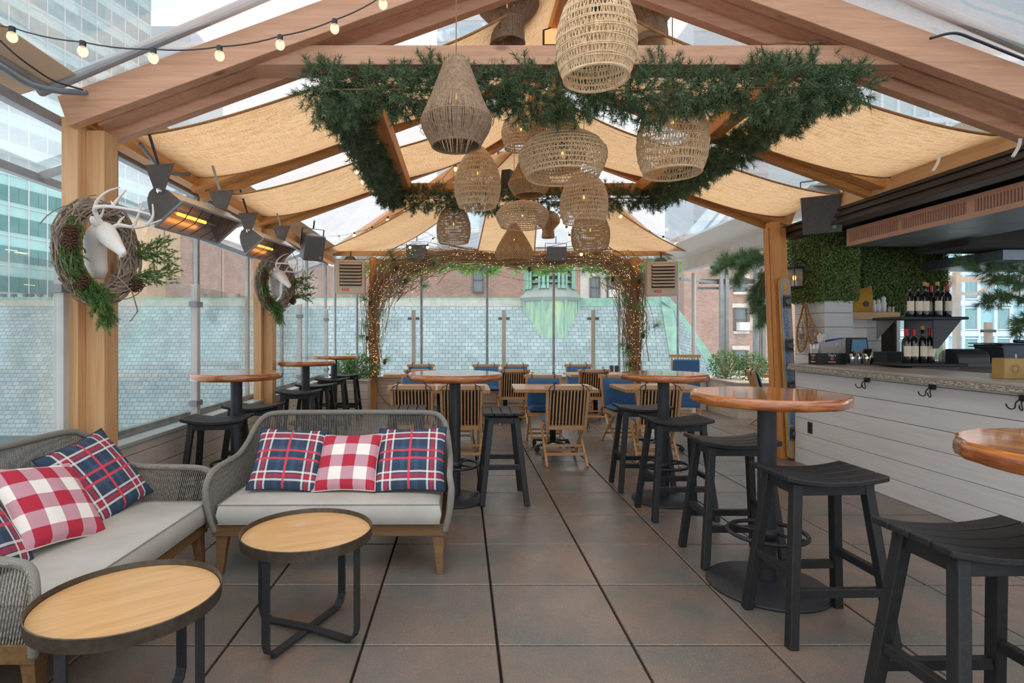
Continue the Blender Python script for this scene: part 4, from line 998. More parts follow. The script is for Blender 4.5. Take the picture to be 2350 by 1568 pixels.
while z < 1.02:
    z1_ = min(z+.166, 1.022); jy = 1.21 if k % 3 == 1 else (-1.4 if k % 3 == 2 else None); segs = [(yn, ym)] if jy is None else [(yn, jy-.0015), (jy+.0015, ym)]
    for a, b in segs: m.bb(0, .02, a, b, z+.0015, z1_-.003)
    z = z1_; k += 1
m.build('front_boards', BARB, bar, bevel=.002, seg=1)
MB().bb(.018, .5, yn, ym, 0, 1.02).build('carcass', GROOVE, bar)
m = MB(); m.bb(.0, .5, ym, ym+.02, 0, 1.02); m.build('end_boards', BARB, bar)
ct = NT('stone_counter_top').set(.35); f = ct.noise(ct.coord((6, .6, 1)), 3, 5, .6); ct.base(ct.ramp(f, [(.3, lin('b3aaa0')), (.7, lin('938b84'))])); ct = ct.m
ce_ = NT('speckled_stone_edge').set(.5); f = ce_.noise(ce_.coord((60, 25, 90)), 1.4, 3, .8); ce_.base(ce_.ramp(f, [(.35, lin('6d6355')), (.5, lin('98907f')), (.66, lin('e3ddd0'))])); ce_.bump(f, .6, .01); ce_ = ce_.m
MB().bb(-.10, .62, yn, 2.97, 1.062, 1.088).build('counter_top', ct, bar, bevel=.006)
MB().bb(-.105, .60, yn, 2.975, 1.022, 1.062).build('counter_edge', ce_, bar, bevel=.004)
for u, v, lab in ((1990, 880, 'black double coat hook farthest along the bar front'), (2140, 897, 'black double coat hook in the middle of the bar front'), (2350, 925, 'black double coat hook at the right edge under the counter')):
    Y = 3.68*F/(u-U0); zz = EYE-(v-V0)/F*Y; t = thing('coat_hook', lab, 'hook', (3.69, Y, zz), 0, 'coat hooks under the bar counter')
    MB().box((-.012, 0, .03), (.024, .05, .04)).build('plate', BLACKM, t, bevel=.004)
    m = MB()
    for s in (-1, 1): m.tube(catmull([(-.02, s*.006, .03), (-.045, s*.018, .0), (-.045, s*.026, -.035), (-.06, s*.036, -.045), (-.08, s*.042, -.03), (-.085, s*.044, -.01)], 4), .0045, 6)
    m.build('hooks', BLACKM, t, smooth=True)
t = thing('wall_socket', 'small dark electrical outlet low on the bar front', 'outlet', (3.69, 5.93, .417)); MB().box((-.004, 0, 0), (.008, .075, .12)).build('plate', BLACKM, t, bevel=.003)
m = MB(); [m.box((-.009, 0, dz), (.003, .035, .028)) for dz in (-.028, .028)]; m.build('sockets', GROOVE, t)
# ---- ski
sk = thing('ski', 'old grey and yellow ski with blue lettering leaning on the orange post', 'ski', (3.70, 6.24, .02)); sh = -.052
SKG = plain('ski_grey_paint', '9aa1a8', '858c93', 6, .45); SKY = plain('ski_yellow_wood', 'd59a3a', 'b97e2a', 6, .45); SKB = plain('ski_blue_ink', '2c6a9c', '245c8a', 5, .6)
def skiplate(hw, y0_, y1_, z0_, z1_, rt):
    n = 14; pts = []
    for i in range(n+1): a = PI*i/n; pts.append((hw*math.cos(a), z1_-rt+rt*math.sin(a)))
    for i in range(n+1): a = PI+PI*i/n; pts.append((hw*math.cos(a), z0_+rt*.5+rt*.5*math.sin(a)))
    k = len(pts); vs = [(x+sh*z, y0_, z) for x, z in pts]+[(x+sh*z, y1_, z) for x, z in pts]
    return MB().add(vs, [tuple(range(k)), tuple(range(k, 2*k))[::-1]]+[(i, k+i, k+(i+1) % k, (i+1) % k) for i in range(k)])
skiplate(.066, .003, .02, 0, 2.02, .08).build('core', SKY, sk, bevel=.002)
skiplate(.052, -.001, .006, .02, 2.0, .07).build('base_panel', SKG, sk)
for a, b in ((1.83, 1.97), (1.68, 1.69), (1.20, 1.345), (.715, .87), (.05, .21)):
    if b-a > .02: MB().add([(-.016+sh*a, -.003, a), (.022+sh*a, -.003, a), (.022+sh*b, -.003, b), (-.016+sh*b, -.003, b)], [(0, 1, 2, 3)]).build('yellow_stripe', SKY, sk)
for z_ in (1.75, 1.265, .80, .28):
    x = sh*z_; q = MB().bb(x-.035, x+.045, -.03, -.002, z_-.055, z_+.055).build('binding', BLACKM, sk, bevel=.008); m = MB()
    m.lathe([(.030, -.0), (.036, .01), (.030, .02)], 18, (x+.008, -.03, z_), Matrix.Rotation(PI/2, 3, 'X')); m.bb(x-.03, x+.05, -.025, -.004, z_+.05, z_+.075); m.bb(x-.03, x+.05, -.025, -.004, z_-.075, z_-.05); m.build('clamp_ring', DARKM, q)
ROT = Matrix(((0, -1, 0, 0), (1, 0, 0, 0), (0, 0, 1, 0), (0, 0, 0, 1)))
for z_ in (1.507, 1.032, .54):
    text('#HAVENROOFTOP', .076, SKB, sk, T(sh*z_-.004, -.004, z_) @ Matrix.Rotation(math.atan(sh), 4, 'Y') @ FRONT @ ROT, .001, .305)
# ---- column of boards with hedge
def hedgebox(name, lab, x0_, x1_, y0_, y1_, z0_, z1_, n, faces, size=.032):
    t = thing(name, lab, 'hedge', ((x0_+x1_)/2, (y0_+y1_)/2, z0_)); hx, hy, h = (x1_-x0_)/2, (y1_-y0_)/2, z1_-z0_; g = np.random.default_rng(n)
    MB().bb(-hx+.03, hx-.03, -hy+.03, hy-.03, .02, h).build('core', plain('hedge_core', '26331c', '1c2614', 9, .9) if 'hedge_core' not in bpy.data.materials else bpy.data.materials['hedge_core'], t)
    Ps, Ns = [], []
    for f_, nn in faces:
        r = g.random((nn, 3)); j = g.normal(0, .012, (nn, 1))
        if f_ == 'l': p = np.stack([-hx+j[:, 0], (r[:, 1]-.5)*2*hy, r[:, 2]*h], 1); d_ = (-1, 0, .2)
        elif f_ == 'r': p = np.stack([hx+j[:, 0], (r[:, 1]-.5)*2*hy, r[:, 2]*h], 1); d_ = (1, 0, .2)
        elif f_ == 'f': p = np.stack([(r[:, 0]-.5)*2*hx, -hy+j[:, 0], r[:, 2]*h], 1); d_ = (0, -1, .2)
        else: p = np.stack([(r[:, 0]-.5)*2*hx, (r[:, 1]-.5)*2*hy, j[:, 0]], 1); d_ = (0, 0, -1)
        Ps.append(p); Ns.append(np.tile(d_, (nn, 1)))
    V, Fc = leaves(np.concatenate(Ps), np.concatenate(Ns), size, n, .7, .7); np_obj('foliage', V, Fc, HEDGE, t); return t
t = thing('boarded_column', 'white boarded column at the bar end carrying the leaf hedge', 'column', (4.375, 6.79, 0))
boards('boards', -.165, .165, -.29, .29, 0, 1.80, .166, BARB, 0, parent=t); MB().bb(-.16, .16, -.285, .285, 0, 1.79).build('core', GROOVE, t)
MB().bb(-.17, .17, -.295, .295, 1.78, 1.80).build('cap', BARB, t)
hedgebox('leaf_hedge', 'green boxwood leaf hedge above the white boarded column and lantern', 4.14, 4.58, 6.46, 7.12, 1.80, 2.60, 11, (('l', 12000), ('f', 8500), ('b', 1500), ('r', 2500)), .021)
hedgebox('leaf_hedge', 'dark leaf hedge behind the wine bottles under the vent', 5.03, 6.08, 7.0, 7.5, 1.62, 2.60, 12, (('l', 5000), ('f', 19000), ('b', 1500), ('r', 4000)), .021)
t = thing('boarded_column', 'shadowed boarded column under the wooden shelf behind the bar', 'column', (5.31, 7.25, 0))
boards('boards', -.21, .21, -.2, .2, 0, 1.6, .166, BARB, 0, parent=t); MB().bb(-.2, .2, -.19, .19, 0, 1.59).build('core', GROOVE, t)
t = thing('wall_lantern', 'black wall lantern with a glowing candle bulb on the hedge', 'lamp', (3.99, 6.72, 1.96))
MB().lathe([(.105, 0), (.115, .008), (.11, .02), (.02, .025)], 6).build('base', BLACKM, t)
MB().lathe([(.11, .225), (.12, .235), (.115, .25), (.05, .275), (.015, .285)], 6).build('roof', BLACKM, t)
MB().lathe([(.098, .02), (.098, .228)], 6, cap=False).build('panes', LGLASS, t)
m = MB(); [m.tube([(.102*math.cos(PI*i/3), .102*math.sin(PI*i/3), .01), (.102*math.cos(PI*i/3), .102*math.sin(PI*i/3), .232)], .005, 5) for i in range(6)]; m.build('cage_bars', BLACKM, t)
MB().lathe([(.03, .025), (.03, .09), (.006, .10)], 14).build('candle', WHITE, t); MB().ball((0, 0, .125), .02, 8, 6, (1, 1, 1.6)).build('flame_bulb', FLAME, t)
MB().tube(catmull([(0, 0, .28), (.0, 0, .33), (.06, .0, .35), (.14, .0, .30)], 5), .008, 6).build('bracket', BLACKM, t)
# snowshoes on the column's left face
SHOE = plain('bent_ash_wood', 'c08a50', '9a6633', 20, .6); LACE = plain('rawhide_lacing', 'b58a5c', '93693f', 30, .8); LEA = plain('pinkish_leather', 'a5837a', '8d6d66', 10, .7)
def onface(u, v, dx=0): Y = (4.17+dx)*F/(u-U0); return Vector((4.17+dx, Y, EYE-(v-V0)/F*Y))
for k, (pts, lab) in enumerate(((((1847, 693), (1839, 722), (1831, 752), (1829, 778), (1832, 800), (1837, 808), (1846, 799), (1852, 775), (1852, 745), (1849, 715)), 'left of two crossed wooden snowshoes hung on the white column'),
                                 (((1849, 693), (1857, 722), (1868, 745), (1876, 766), (1877, 785), (1870, 796), (1861, 790), (1854, 770), (1851, 745), (1849, 718)), 'right of two crossed wooden snowshoes hung on the white column'))):
    dx = -.02-.03*k; w_ = [onface(u, v, dx) for u, v in pts]; o = sum(w_, Vector())/len(w_); t = thing('snowshoe', lab, 'snowshoe', tuple(o)); w_ = [p-o for p in w_]
    L = catmull(w_, 5, True); MB().tube(L, .011, 7, closed=True).build('frame', SHOE, t, smooth=True)
    m = MB(); n = len(L)
    for f in (.16, .2, .34, .38, .42): a, b = L[int(f*n/1)], L[int(n-1-f*n)]; m.tube([a, b], .005, 4)
    for i in range(14):
        a = L[int((.05+.42*i/14)*n)]; b = L[int(n-1-(.09+.40*((i*5) % 14)/14)*n)]; m.tube([a, b], .0022, 3)
        m.tube([L[int((.05+.42*((i*3) % 14)/14)*n)], L[int(n-1-(.05+.42*i/14)*n)]], .0022, 3)
    m.build('lacing', LACE, t); MB().box((w_[3]+w_[7])/2+Vector((-.012, 0, .02)), (.008, .06, .07)).build('foot_strap', LEA, t)
# ---- things on the counter
zc_ = 1.088
BOXB = plain('black_carton', '1b1a1a', '141313', 5, .5); ORG = plain('orange_print', 'c8542a', 'b54a24', 5, .5)
t = thing('drinks_box', 'black carton with white script and an orange emblem at the counter end', 'box', (3.9, 5.98, zc_)); MB().bb(-.15, .15, -.08, .08, 0, .118).build('carton', BOXB, t, bevel=.002)
def emblem(parent, M_):
    text("Tito's", .036, WHITE, parent, M_ @ T(0, .034, 0), .0005); text('Handmade', .022, WHITE, parent, M_ @ T(0, -.034, 0), .0005, .075)
    m = MB(); n = 20; vs = [M_ @ Vector((.019*math.cos(2*PI*i/n)*1.15, .017*math.sin(2*PI*i/n), .001)) for i in range(n)]; m.add(vs, [tuple(range(n))]); m.build('orange_emblem', ORG, parent)
emblem(t, T(0.0, -.081, .062) @ FRONT); emblem(t, T(-.151, 0, .062) @ LEFT)
t = thing('bar_caddy', 'grey napkin caddy with a blue inside on top of the black carton', 'caddy', (3.92, 5.98, zc_+.118)); GC = plain('grey_caddy', 'a8a49e', '98948e', 4, .45); BC = plain('blue_plastic', '1f5fae', '174f98', 4, .4)
def shell(sc1, z0_, z1_, inner=False):
    n = 32; m = MB(); vs = []
    for k, zz, s in ((0, z0_, .78), (1, (z0_+z1_)/2, .94), (2, z1_, 1.)):
        for i in range(n):
            a = 2*PI*i/n; x = math.copysign(abs(math.cos(a))**.55, math.cos(a))*.155*s*sc1; y = math.copysign(abs(math.sin(a))**.55, math.sin(a))*.075*s*sc1
            vs.append((x, y, zz+(.03*(x/.155) if k == 2 else 0)))
    m.add(vs, [(k*n+i, k*n+(i+1) % n, (k+1)*n+(i+1) % n, (k+1)*n+i) for k in range(2) for i in range(n)]+[tuple(range(n))[::-1]]); return m
shell(1, 0, .135).build('shell', GC, t, smooth=False); shell(.93, .03, .136).build('liner', BC, t)
m = MB(); m.beam((.02, -.0735, .112), (.032, -.0715, .084), .004, .008, up=(0, 1, 0)); m.beam((.032, -.0715, .084), (.046, -.0735, .115), .004, .006, up=(0, 1, 0)); m.build('white_mark', WHITE, t)
for nm, lab, loc, n, h in (('straw_bundle', 'bunch of white wrapped straws standing on the carton left of the grey caddy', (3.735, 5.93, zc_+.1185), 16, .095), ('napkin_bundle', 'white napkins and straws sticking out of the grey caddy', (3.845, 5.99, zc_+.15), 20, .17)):
    t = thing(nm, lab, 'straws' if nm[0] == 's' else 'napkins', loc); m = MB(); g = random.Random(n)
    for i in range(n): x, y = g.uniform(-.022, .022), g.uniform(-.022, .022); m.tube([(x, y, 0), (x*1.6, y*1.6, h*g.uniform(.85, 1.08))], .005, 4)
    m.build('straws', WHITE, t)['kind'] = 'stuff'
    MB().lathe([(.026, 0), (.030, h*.5)], 12).build('cup', PALEV, t)
for x, nm, lab, fill in ((4.045, 'steel_cup', 'left steel cup of dark stirrers beside the black carton', 1), (4.115, 'steel_cup', 'middle steel cup beside the black carton', 0), (4.195, 'steel_cup', 'right and widest steel cup beside the black carton', 1)):
    t = thing(nm, lab, 'cup', (x, 5.80, zc_), 0, 'steel cups on the counter'); s = 1.2 if x > 4.15 else .9 if fill else .75
    MB().lathe([(.022*s, 0), (.026*s, .06), (.034*s, .118), (.032*s, .118), (.02*s, .01)], 18).build('body', CHROME, t, smooth=True)
    m = MB(); [m.tube([(random.uniform(-.015, .015), random.uniform(-.015, .015), .05), (random.uniform(-.03, .03)*s, random.uniform(-.02, .02), .125+random.uniform(0, .025))], .003, 4) for _ in range(12)]; m.build('stirrers', BLACKM if fill else SHOE, t)
t = thing('sales_terminal', 'tilted touchscreen terminal with a painted blue reflection behind the steel cups', 'screen', (4.55, 6.42, zc_-.06)); scr = plain('painted_screen_reflection', '86b2d4', '7aa6ca', 2, .15)  # the blue reflection on the glass is painted in as the screen's colour
MB().add([(-.10, 0, .02), (.12, 0, .02), (.12, .05, .32), (-.04, .05, .32)], [(0, 1, 2, 3)]).build('screen', scr, t, solid=.006); MB().add([(-.13, .012, .0), (.14, .012, .0), (.14, .065, .34), (-.10, .065, .34)], [(0, 1, 2, 3)]).build('housing', BLACKM, t, solid=.012)
MB().bb(-.12, .14, -.02, .10, -.98, .0).build('stand', BLACKM, t)
t = thing('card_reader', 'small black card reader in front of the touchscreen terminal', 'card reader', (4.50, 6.22, zc_-.02)); MB().bb(-.05, .05, -.04, .04, -1.06, .08).build('stand', BLACKM, t); MB().box((0, -.0, .13), (.085, .02, .10), Matrix.Rotation(R(20), 3, 'X')).build('reader', BLACKM, t, bevel=.006)
t = thing('black_case', 'plain black box behind the steel cups', 'box', (4.62, 6.0, .95)); MB().bb(-.14, .14, -.1, .1, -.95, .27).build('case', BLACKM, t, bevel=.004)
t = thing('glass_dish', 'small clear glass dish beside the gold menu boxes', 'dish', (3.93, 4.13, zc_)); MB().lathe([(.02, 0), (.03, .004), (.048, .028), (.045, .029), (.025, .008)], 18).build('bowl', BGLASS, t, smooth=True)
for x, lab in ((3.885, 'gold card box with a faint ornament on the counter, left one'), (4.055, 'gold card box at the right picture edge, darker one')):
    t = thing('gold_box', lab, 'box', (x, 3.98, zc_), 0, 'gold boxes on the counter'); gm = GOLD if x < 4 else plain('dark_gold_card', '7d5d30', '6b4c26', 5, .5)
    MB().bb(-.075, .075, -.05, .05, 0, .148).build('box', gm, t, bevel=.006)
    m = MB(); [m.tube([(.04*f*math.cos(2*PI*i/4+a0), -.051, .074+.045*f*math.sin(2*PI*i/4+a0)) for i in range(4)], .0008, 4, closed=True) for f, a0 in ((1, 0), (.7, .78), (.55, 0))]; m.build('ornament', plain('dark_gold_line', '7c6434') if x < 4 else bpy.data.materials['dark_gold_line'], t)
t = thing('pen', 'pale blue pen sticking up between the two gold boxes', 'pen', (3.955, 3.99, zc_+.10)); MB().tube([(0.005, 0, -.1), (-.008, 0, .075)], .005, 6).build('barrel', plain('pale_blue_pen', 'b8cce0'), t)
# ---- back bar
t = thing('back_bar', 'dark brown back bar cabinet behind the counter', 'cabinet', (6.3, 6.1, 0)); DB = plain('dark_brown_wood', '4a3428', '382720', 6, .6)
MB().bb(-1.35, 1.7, -.3, .3, 0, 1.06).build('body', DB, t); MB().bb(-1.38, 1.72, -.33, .32, 1.06, 1.10).build('top', DB, t, bevel=.004)
t = thing('metal_shelving', 'black steel wine shelves behind the bar', 'shelf', (4.45, 5.50, 0))
for z_ in (1.545, 1.10):
    MB().bb(-.31, .34, -.22, .16, z_, z_+.028).build('shelf', BLACKM, t, bevel=.012)
MB().bb(.05, .33, .16, .20, 0, 1.56).build('back_panel', BLACKM, t)
MB().add([(.05, -.15, 1.545), (.32, -.15, 1.545), (.10, -.15, 1.27), (.05, -.15, 1.27)], [(0, 1, 2, 3)]).build('side_bracket', BLACKM, t, solid=.01)
MB().add([(-.30, .1, 1.545), (-.12, .1, 1.545), (-.30, .1, 1.35)], [(0, 1, 2)]).build('side_bracket', DARKM, t, solid=.01)
MB().bb(-.15, .3, -.15, .15, 0, 1.10).build('lower_body', BLACKM, t)
BG = plain('dark_bottle_glass', '10130f', '181c14', 4, .08, coat=.5); LBL = plain('cream_label', 'e9dcc4', 'dccdb2', 8, .7); CAPR = plain('red_foil', 'a51f26', '8c1a20', 5, .35, .4); CORK = plain('cork', 'c99a62', 'b48450', 20, .8); BLB = plain('blue_black_glass', '16222e', '101a24', 4, .1, coat=.5)
def bottle(u, v, z_, lab, cap, glass=None, dy=0, lw=1., h=.31):
    Y = 5.44+dy; x = (u-U0)/F*Y; t = thing('wine_bottle', lab, 'bottle', (x, Y, z_), 0, 'wine bottles behind the bar'); s = h/.31
    MB().lathe([(.036, 0), (.038, .006), (.038, .19*s), (.030, .215*s), (.014, .24*s), (.0135, .295*s), (.0155, .296*s), (.0155, .31*s)], 20).build('glass', glass or BG, t, smooth=True)
    n = 12; m = MB(); vs = [(.0385*math.sin(a), -.0385*math.cos(a), zz) for zz in (.06*s, .155*s) for a in [(-1.15+2.3*i/n)*lw for i in range(n+1)]]
    m.add(vs, [(i, i+1, n+2+i, n+1+i) for i in range(n)]); m.build('label', LBL, t)
    if cap is not None: MB().lathe([(.0165, .25*s if cap is CAPR else .305*s), (.0168, .312*s if cap is CAPR else .34*s), (.012, .316*s if cap is CAPR else .342*s)], 12).build('capsule' if cap is CAPR else 'cork', cap, t)
for a in ((2087, 'upper-shelf wine bottle farthest left', None, 0), (2106, 'second upper-shelf wine bottle from the left, without cork', None, .0), (2122, 'upper-shelf bottle with a pale wide cork', CORK, 0), (2127, 'upper-shelf bottle with a cork standing behind the wide-corked one', CORK, .1), (2136, 'upper-shelf bottle with a red capsule in the back row', CAPR, .1), (2151, 'upper-shelf bottle with a tall cork and broad label', CORK, -.03), (2163, 'upper-shelf bottle half hidden right of the tall-corked one', None, .1)):
    bottle(a[0], 0, 1.573, a[1], a[2], dy=a[3])
bottle(2174, 0, 1.573, 'blue-black bottle with a red capsule at the right end of the upper shelf', CAPR, BLB)
for a in ((2080, 'leftmost red-capped bottle on the lower shelf', CAPR), (2097, 'second red-capped bottle on the lower shelf', CAPR), (2117, 'corked bottle between red-capped ones on the lower shelf', CORK), (2134, 'rightmost red-capped bottle on the lower shelf', CAPR)):
    bottle(a[0], 0, 1.128, a[1], a[2], h=.33)
t = thing('glass_carafe', 'tall clear glass carafe right of the lower wine bottles', 'carafe', (4.655, 5.45, 1.128)); MB().lathe([(.04, 0), (.04, .2), (.03, .26), (.035, .33), (.033, .33), (.027, .26), (.036, .2), (.036, .006)], 18).build('body', BGLASS, t, smooth=True)
m = MB(); m.lathe([(.012, .02), (.015, .2), (.02, .3), (.028, .37), (.012, .4)], 10); m.build('stirrers', LGLASS, t)
t = thing('black_appliance', 'domed black appliance at the right of the lower shelf', 'appliance', (4.95, 5.52, 1.128))
m = MB(); n = 12; vs = []
for x in (-.16, .15):
    for i in range(n+1): a = PI*i/n; vs.append((x, -.12*math.cos(a), .135*math.sin(a)**.7 if math.sin(a) > 0 else 0))
m.add(vs, [(i, i+1, n+2+i, n+1+i) for i in range(n)]+[tuple(range(n+1))[::-1], tuple(range(n+1, 2*n+2))]); m.build('hood', BLACKM, t, smooth=False, bevel=.01); MB().bb(-.17, .2, -.14, .12, -.03, 0).build('base', BLACKM, t)
t = thing('ice_bin', 'dark grey plastic bin with a lid near the right edge behind the bar', 'bin', (5.83, 5.95, 1.10)); BN = plain('grey_blue_plastic', '3b4750', '323d45', 4, .5)
m = MB(); m.add([(-.20, -.14, 0), (.22, -.14, 0), (.22, .14, 0), (-.20, .14, 0), (-.25, -.17, .2), (.27, -.17, .2), (.27, .17, .2), (-.25, .17, .2)], [(3, 2, 1, 0), (4, 5, 6, 7), (0, 1, 5, 4), (1, 2, 6, 5), (2, 3, 7, 6), (3, 0, 4, 7)]); m.build('body', BN, t, bevel=.01)
m = MB(); m.bb(-.28, .3, -.19, .19, .17, .18); m.bb(-.28, .3, -.19, .19, .205, .215); m.build('rims', BN, t); MB().beam((-.05, -.1, .235), (.25, -.1, .222), .06, .03).build('handle', BLACKM, t, bevel=.01)
# wooden shelf and what stands on it
t = thing('wooden_shelf', 'light wooden shelf between the column and the wine shelves', 'shelf', (4.995, 6.88, 1.59)); MB().bb(-.29, .29, -.13, .13, 0, .085).build('board', TEAK[0], t, bevel=.003); MB().bb(.24, .27, -.1, .11, -1.59, 0).build('support', GROOVE, t)
zs_ = 1.676
t = thing('paper_bag', 'crumpled yellow paper bag with a dark round label on the wooden shelf', 'bag', (4.87, 6.85, zs_)); YP = plain('yellow_kraft_paper', 'c8952f', 'a97a22', 9, .8, bump=.3)
m = MB(); ring = lambda z_, w_, d_, tx, tz=0: [(x*w_+tx, y*d_, z_+x*tz) for x, y in ((-1, -1), (-.2, -1.1), (1, -1), (1, 1), (.1, 1.1), (-1, 1))]
vs = ring(0, .11, .05, 0)+ring(.13, .115, .055, .0)+ring(.22, .12, .035, .01, .02)+ring(.29, .118, .012, .015, .035)
m.add(vs, [(k*6+i, k*6+(i+1) % 6, (k+1)*6+(i+1) % 6, (k+1)*6+i) for k in range(3) for i in range(6)]+[tuple(range(6))[::-1]]); m.build('bag', YP, t)
n = 16; MB().add([(.03+.035*math.cos(2*PI*i/n), -.066, .10+.035*math.sin(2*PI*i/n)) for i in range(n)], [tuple(range(n))]).build('label', BOXB, t)
for x, h, lab in ((5.035, .155, 'left of three white squeeze bottles on the wooden shelf'), (5.09, .165, 'middle of three white squeeze bottles on the wooden shelf'), (5.15, .20, 'tallest and rightmost white squeeze bottle on the wooden shelf')):
    t = thing('squeeze_bottle', lab, 'bottle', (x, 6.84, zs_), 0, 'white bottles on the wooden shelf'); r = .024 if h < .18 else .03
    MB().lathe([(r, 0), (r, h*.6), (r*.6, h*.72), (r*.85, h*.78), (r*.8, h*.9), (.005, h)], 14).build('body', WHITE, t, smooth=True)
for x, lab in ((5.205, 'left small salt shaker on the wooden shelf'), (5.25, 'right small salt shaker on the wooden shelf')):
    t = thing('salt_shaker', lab, 'shaker', (x, 6.82, zs_), 0, 'salt shakers on the wooden shelf'); MB().lathe([(.016, 0), (.014, .055)], 12).build('glass', LIMEST, t); MB().lathe([(.015, .055), (.015, .068), (.006, .078)], 12).build('cap', CHROME, t, smooth=True)
# ---- canopy over the bar: gutter, soffit, vent, duct
t = thing('dark_gutter', 'dark brown gutter profile running along above the bar', 'gutter', (3.78, 3.9, 2.5)); DG = plain('dark_bronze_metal', '453a34', '382f2a', 5, .45, .2)
for a, b, c, d in ((-.08, .09, 0, .035), (-.055, .09, .035, .065), (-.08, .09, .065, .10), (-.06, .09, .10, .125), (-.08, .09, .125, .15)): m = MB().bb(a, b, -3.9, 2.62, c, d); m.build('moulding', DG, t, bevel=.006)
sf = MB().add([(3.9, -.5, 2.64), (9.0, -.5, 2.66), (9.0, 7.6, 2.66), (5.0, 7.6, 2.65), (3.9, 6.5, 2.64)], [(0, 1, 2, 3, 4)]).build('ceiling', plain('dark_soffit', '3a3029', '2b241f', 4, .8), None, solid=.03); tag(sf, kind='structure')
t = thing('vent_unit', 'long copper-fronted ventilation unit with slotted grilles above the bar', 'vent', (4.3, 6.26, 2.39))
MB().bb(.02, .95, -5.2, 0, 0, .19).build('housing', GALV, t, bevel=.004); fr = MB(); y_ = lambda u: 4.3*F/(u-U0)-6.26
slots = [(y_(2061), y_(1948)), (y_(2217), y_(2068)), (-2.6, y_(2236)), (-3.9, -2.75)]
fr.bb(0, .022, -5.2, .0, 0, .042); fr.bb(0, .022, -5.2, 0, .15, .19); e_ = 0.0
for a, b in slots: fr.bb(0, .022, b, e_, .042, .15); e_ = a
fr.bb(0, .022, -5.2, e_, .042, .15); fr.build('copper_face', COPPERG, t)
for a, b in slots:
    MB().bb(.03, .035, a, b, .04, .152).build('dark_recess', GROOVE, t); m = MB(); n = int((b-a)/.028)
    for i in range(n): yy = a+(b-a)*(i+.5)/n; m.bb(.004, .03, yy-.0035, yy+.0035, .042, .15)
    m.build('grille_fins', COPPERG, t)
t = thing('air_duct', 'dark ventilation duct with a pale steel tray beneath at the upper right', 'duct', (6.1, 6.2, 2.2)); MB().bb(-.95, .9, -.5, .2, .12, .42).build('duct', GROOVE, t, bevel=.05, seg=4); MB().bb(-.35, 1.2, -.25, .9, .0, .11).build('steel_tray', GALV, t, bevel=.004)
MB().lathe([(.2, -.4), (.2, .4)], 24, (.55, -.3, .3), Matrix.Rotation(PI/2, 3, 'X')).build('round_elbow', DARKM, t, smooth=True)
t = thing('white_gutter_beam', 'white boxed gutter beam running to the far right corner', 'beam', (4.16, 8.8, 2.58)); MB().bb(-.07, .09, -1.7, 1.65, 0, .36).build('fascia', WHITEP, t, bevel=.004); MB().bb(-.10, .12, -1.7, 1.65, .36, .40).build('lip', GREYP, t)
m = MB(); [m.tube(catmull([(-.09, -1.2+.45*i, .42), (-.10, -1.1+.45*i, .25), (-.09, -1.05+.45*i, .34)], 4), .006, 4) for i in range(6)]; m.build('cable_ties', WHITE, t)
t = thing('dome_camera', 'small white dome camera under the white gutter beam', 'camera', (4.13, 9.2, 2.58)); MB().lathe([(.07, 0), (.07, -.05), (.055, -.055)], 20).build('mount', WHITE, t); MB().ball((0, 0, -.055), .05, 14, 8).build('dome', BLACKM, t, smooth=True)
# pergola glimpsed behind the bar
t = thing('rear_pergola', 'white glazed pergola frame glimpsed through the back of the bar', 'pergola', (7.6, 8.5, 0))
for p0, p1, s in ((P(2195, 838, 8.43), P(2195, 625, 8.43), .07), (P(2160, 642, 8.5), P(2420, 640, 8.5), .08), (P(2160, 674, 8.6), P(2420, 674, 8.6), .05), (P(2240, 676, 8.6), P(2300, 640, 8.5), .05), (P(2165, 672, 8.6), P(2195, 640, 8.5), .05)):
    o_ = Vector((7.6, 8.5, 0)); MB().beam(p0-o_, p1-o_, s, s).build('frame_bar', WHITEP, t)
p0, p1 = P(2268, 838, 8.2)-o_, P(2268, 740, 8.2)-o_; MB().beam(p0, p1, .09, .05).build('screen_post', bpy.data.materials['beige_screen_post'], t); q = P(2268, 760, 8.15)-o_; MB().box(q, (.19, .05, .04)).build('clamp', DARKM, t)
MB().bb(-1.2, 2.2, -.3, .2, .0, 1.0).build('low_wall', CREAMB, t)
swag('burlap_swag', 'small burlap canopy glimpsed above the rear pergola behind the bar', ln(P(2130, 612, 7.9), P(2420, 605, 7.9), .06), ln(P(2130, 590, 8.9), P(2420, 590, 8.9), .08), 16, 6, slack=.1)
# straps
for u, v, Y, lab in ((1993, 392, 5.2, 'white metal strap on the end of the middle right rafter'), (2150, 372, 4.2, 'white curved strap above the bar gutter'), (2335, 335, 3.65, 'white metal strap near the right edge below the rafter')):
    q = P(u, v, Y); t = thing('metal_strap', lab, 'strap', tuple(q)); MB().tube(catmull([(.02, 0, .07), (0.01, -.0, .0), (-.03, 0, -.07)], 4), .011, 6).build('strap', WHITE, t)
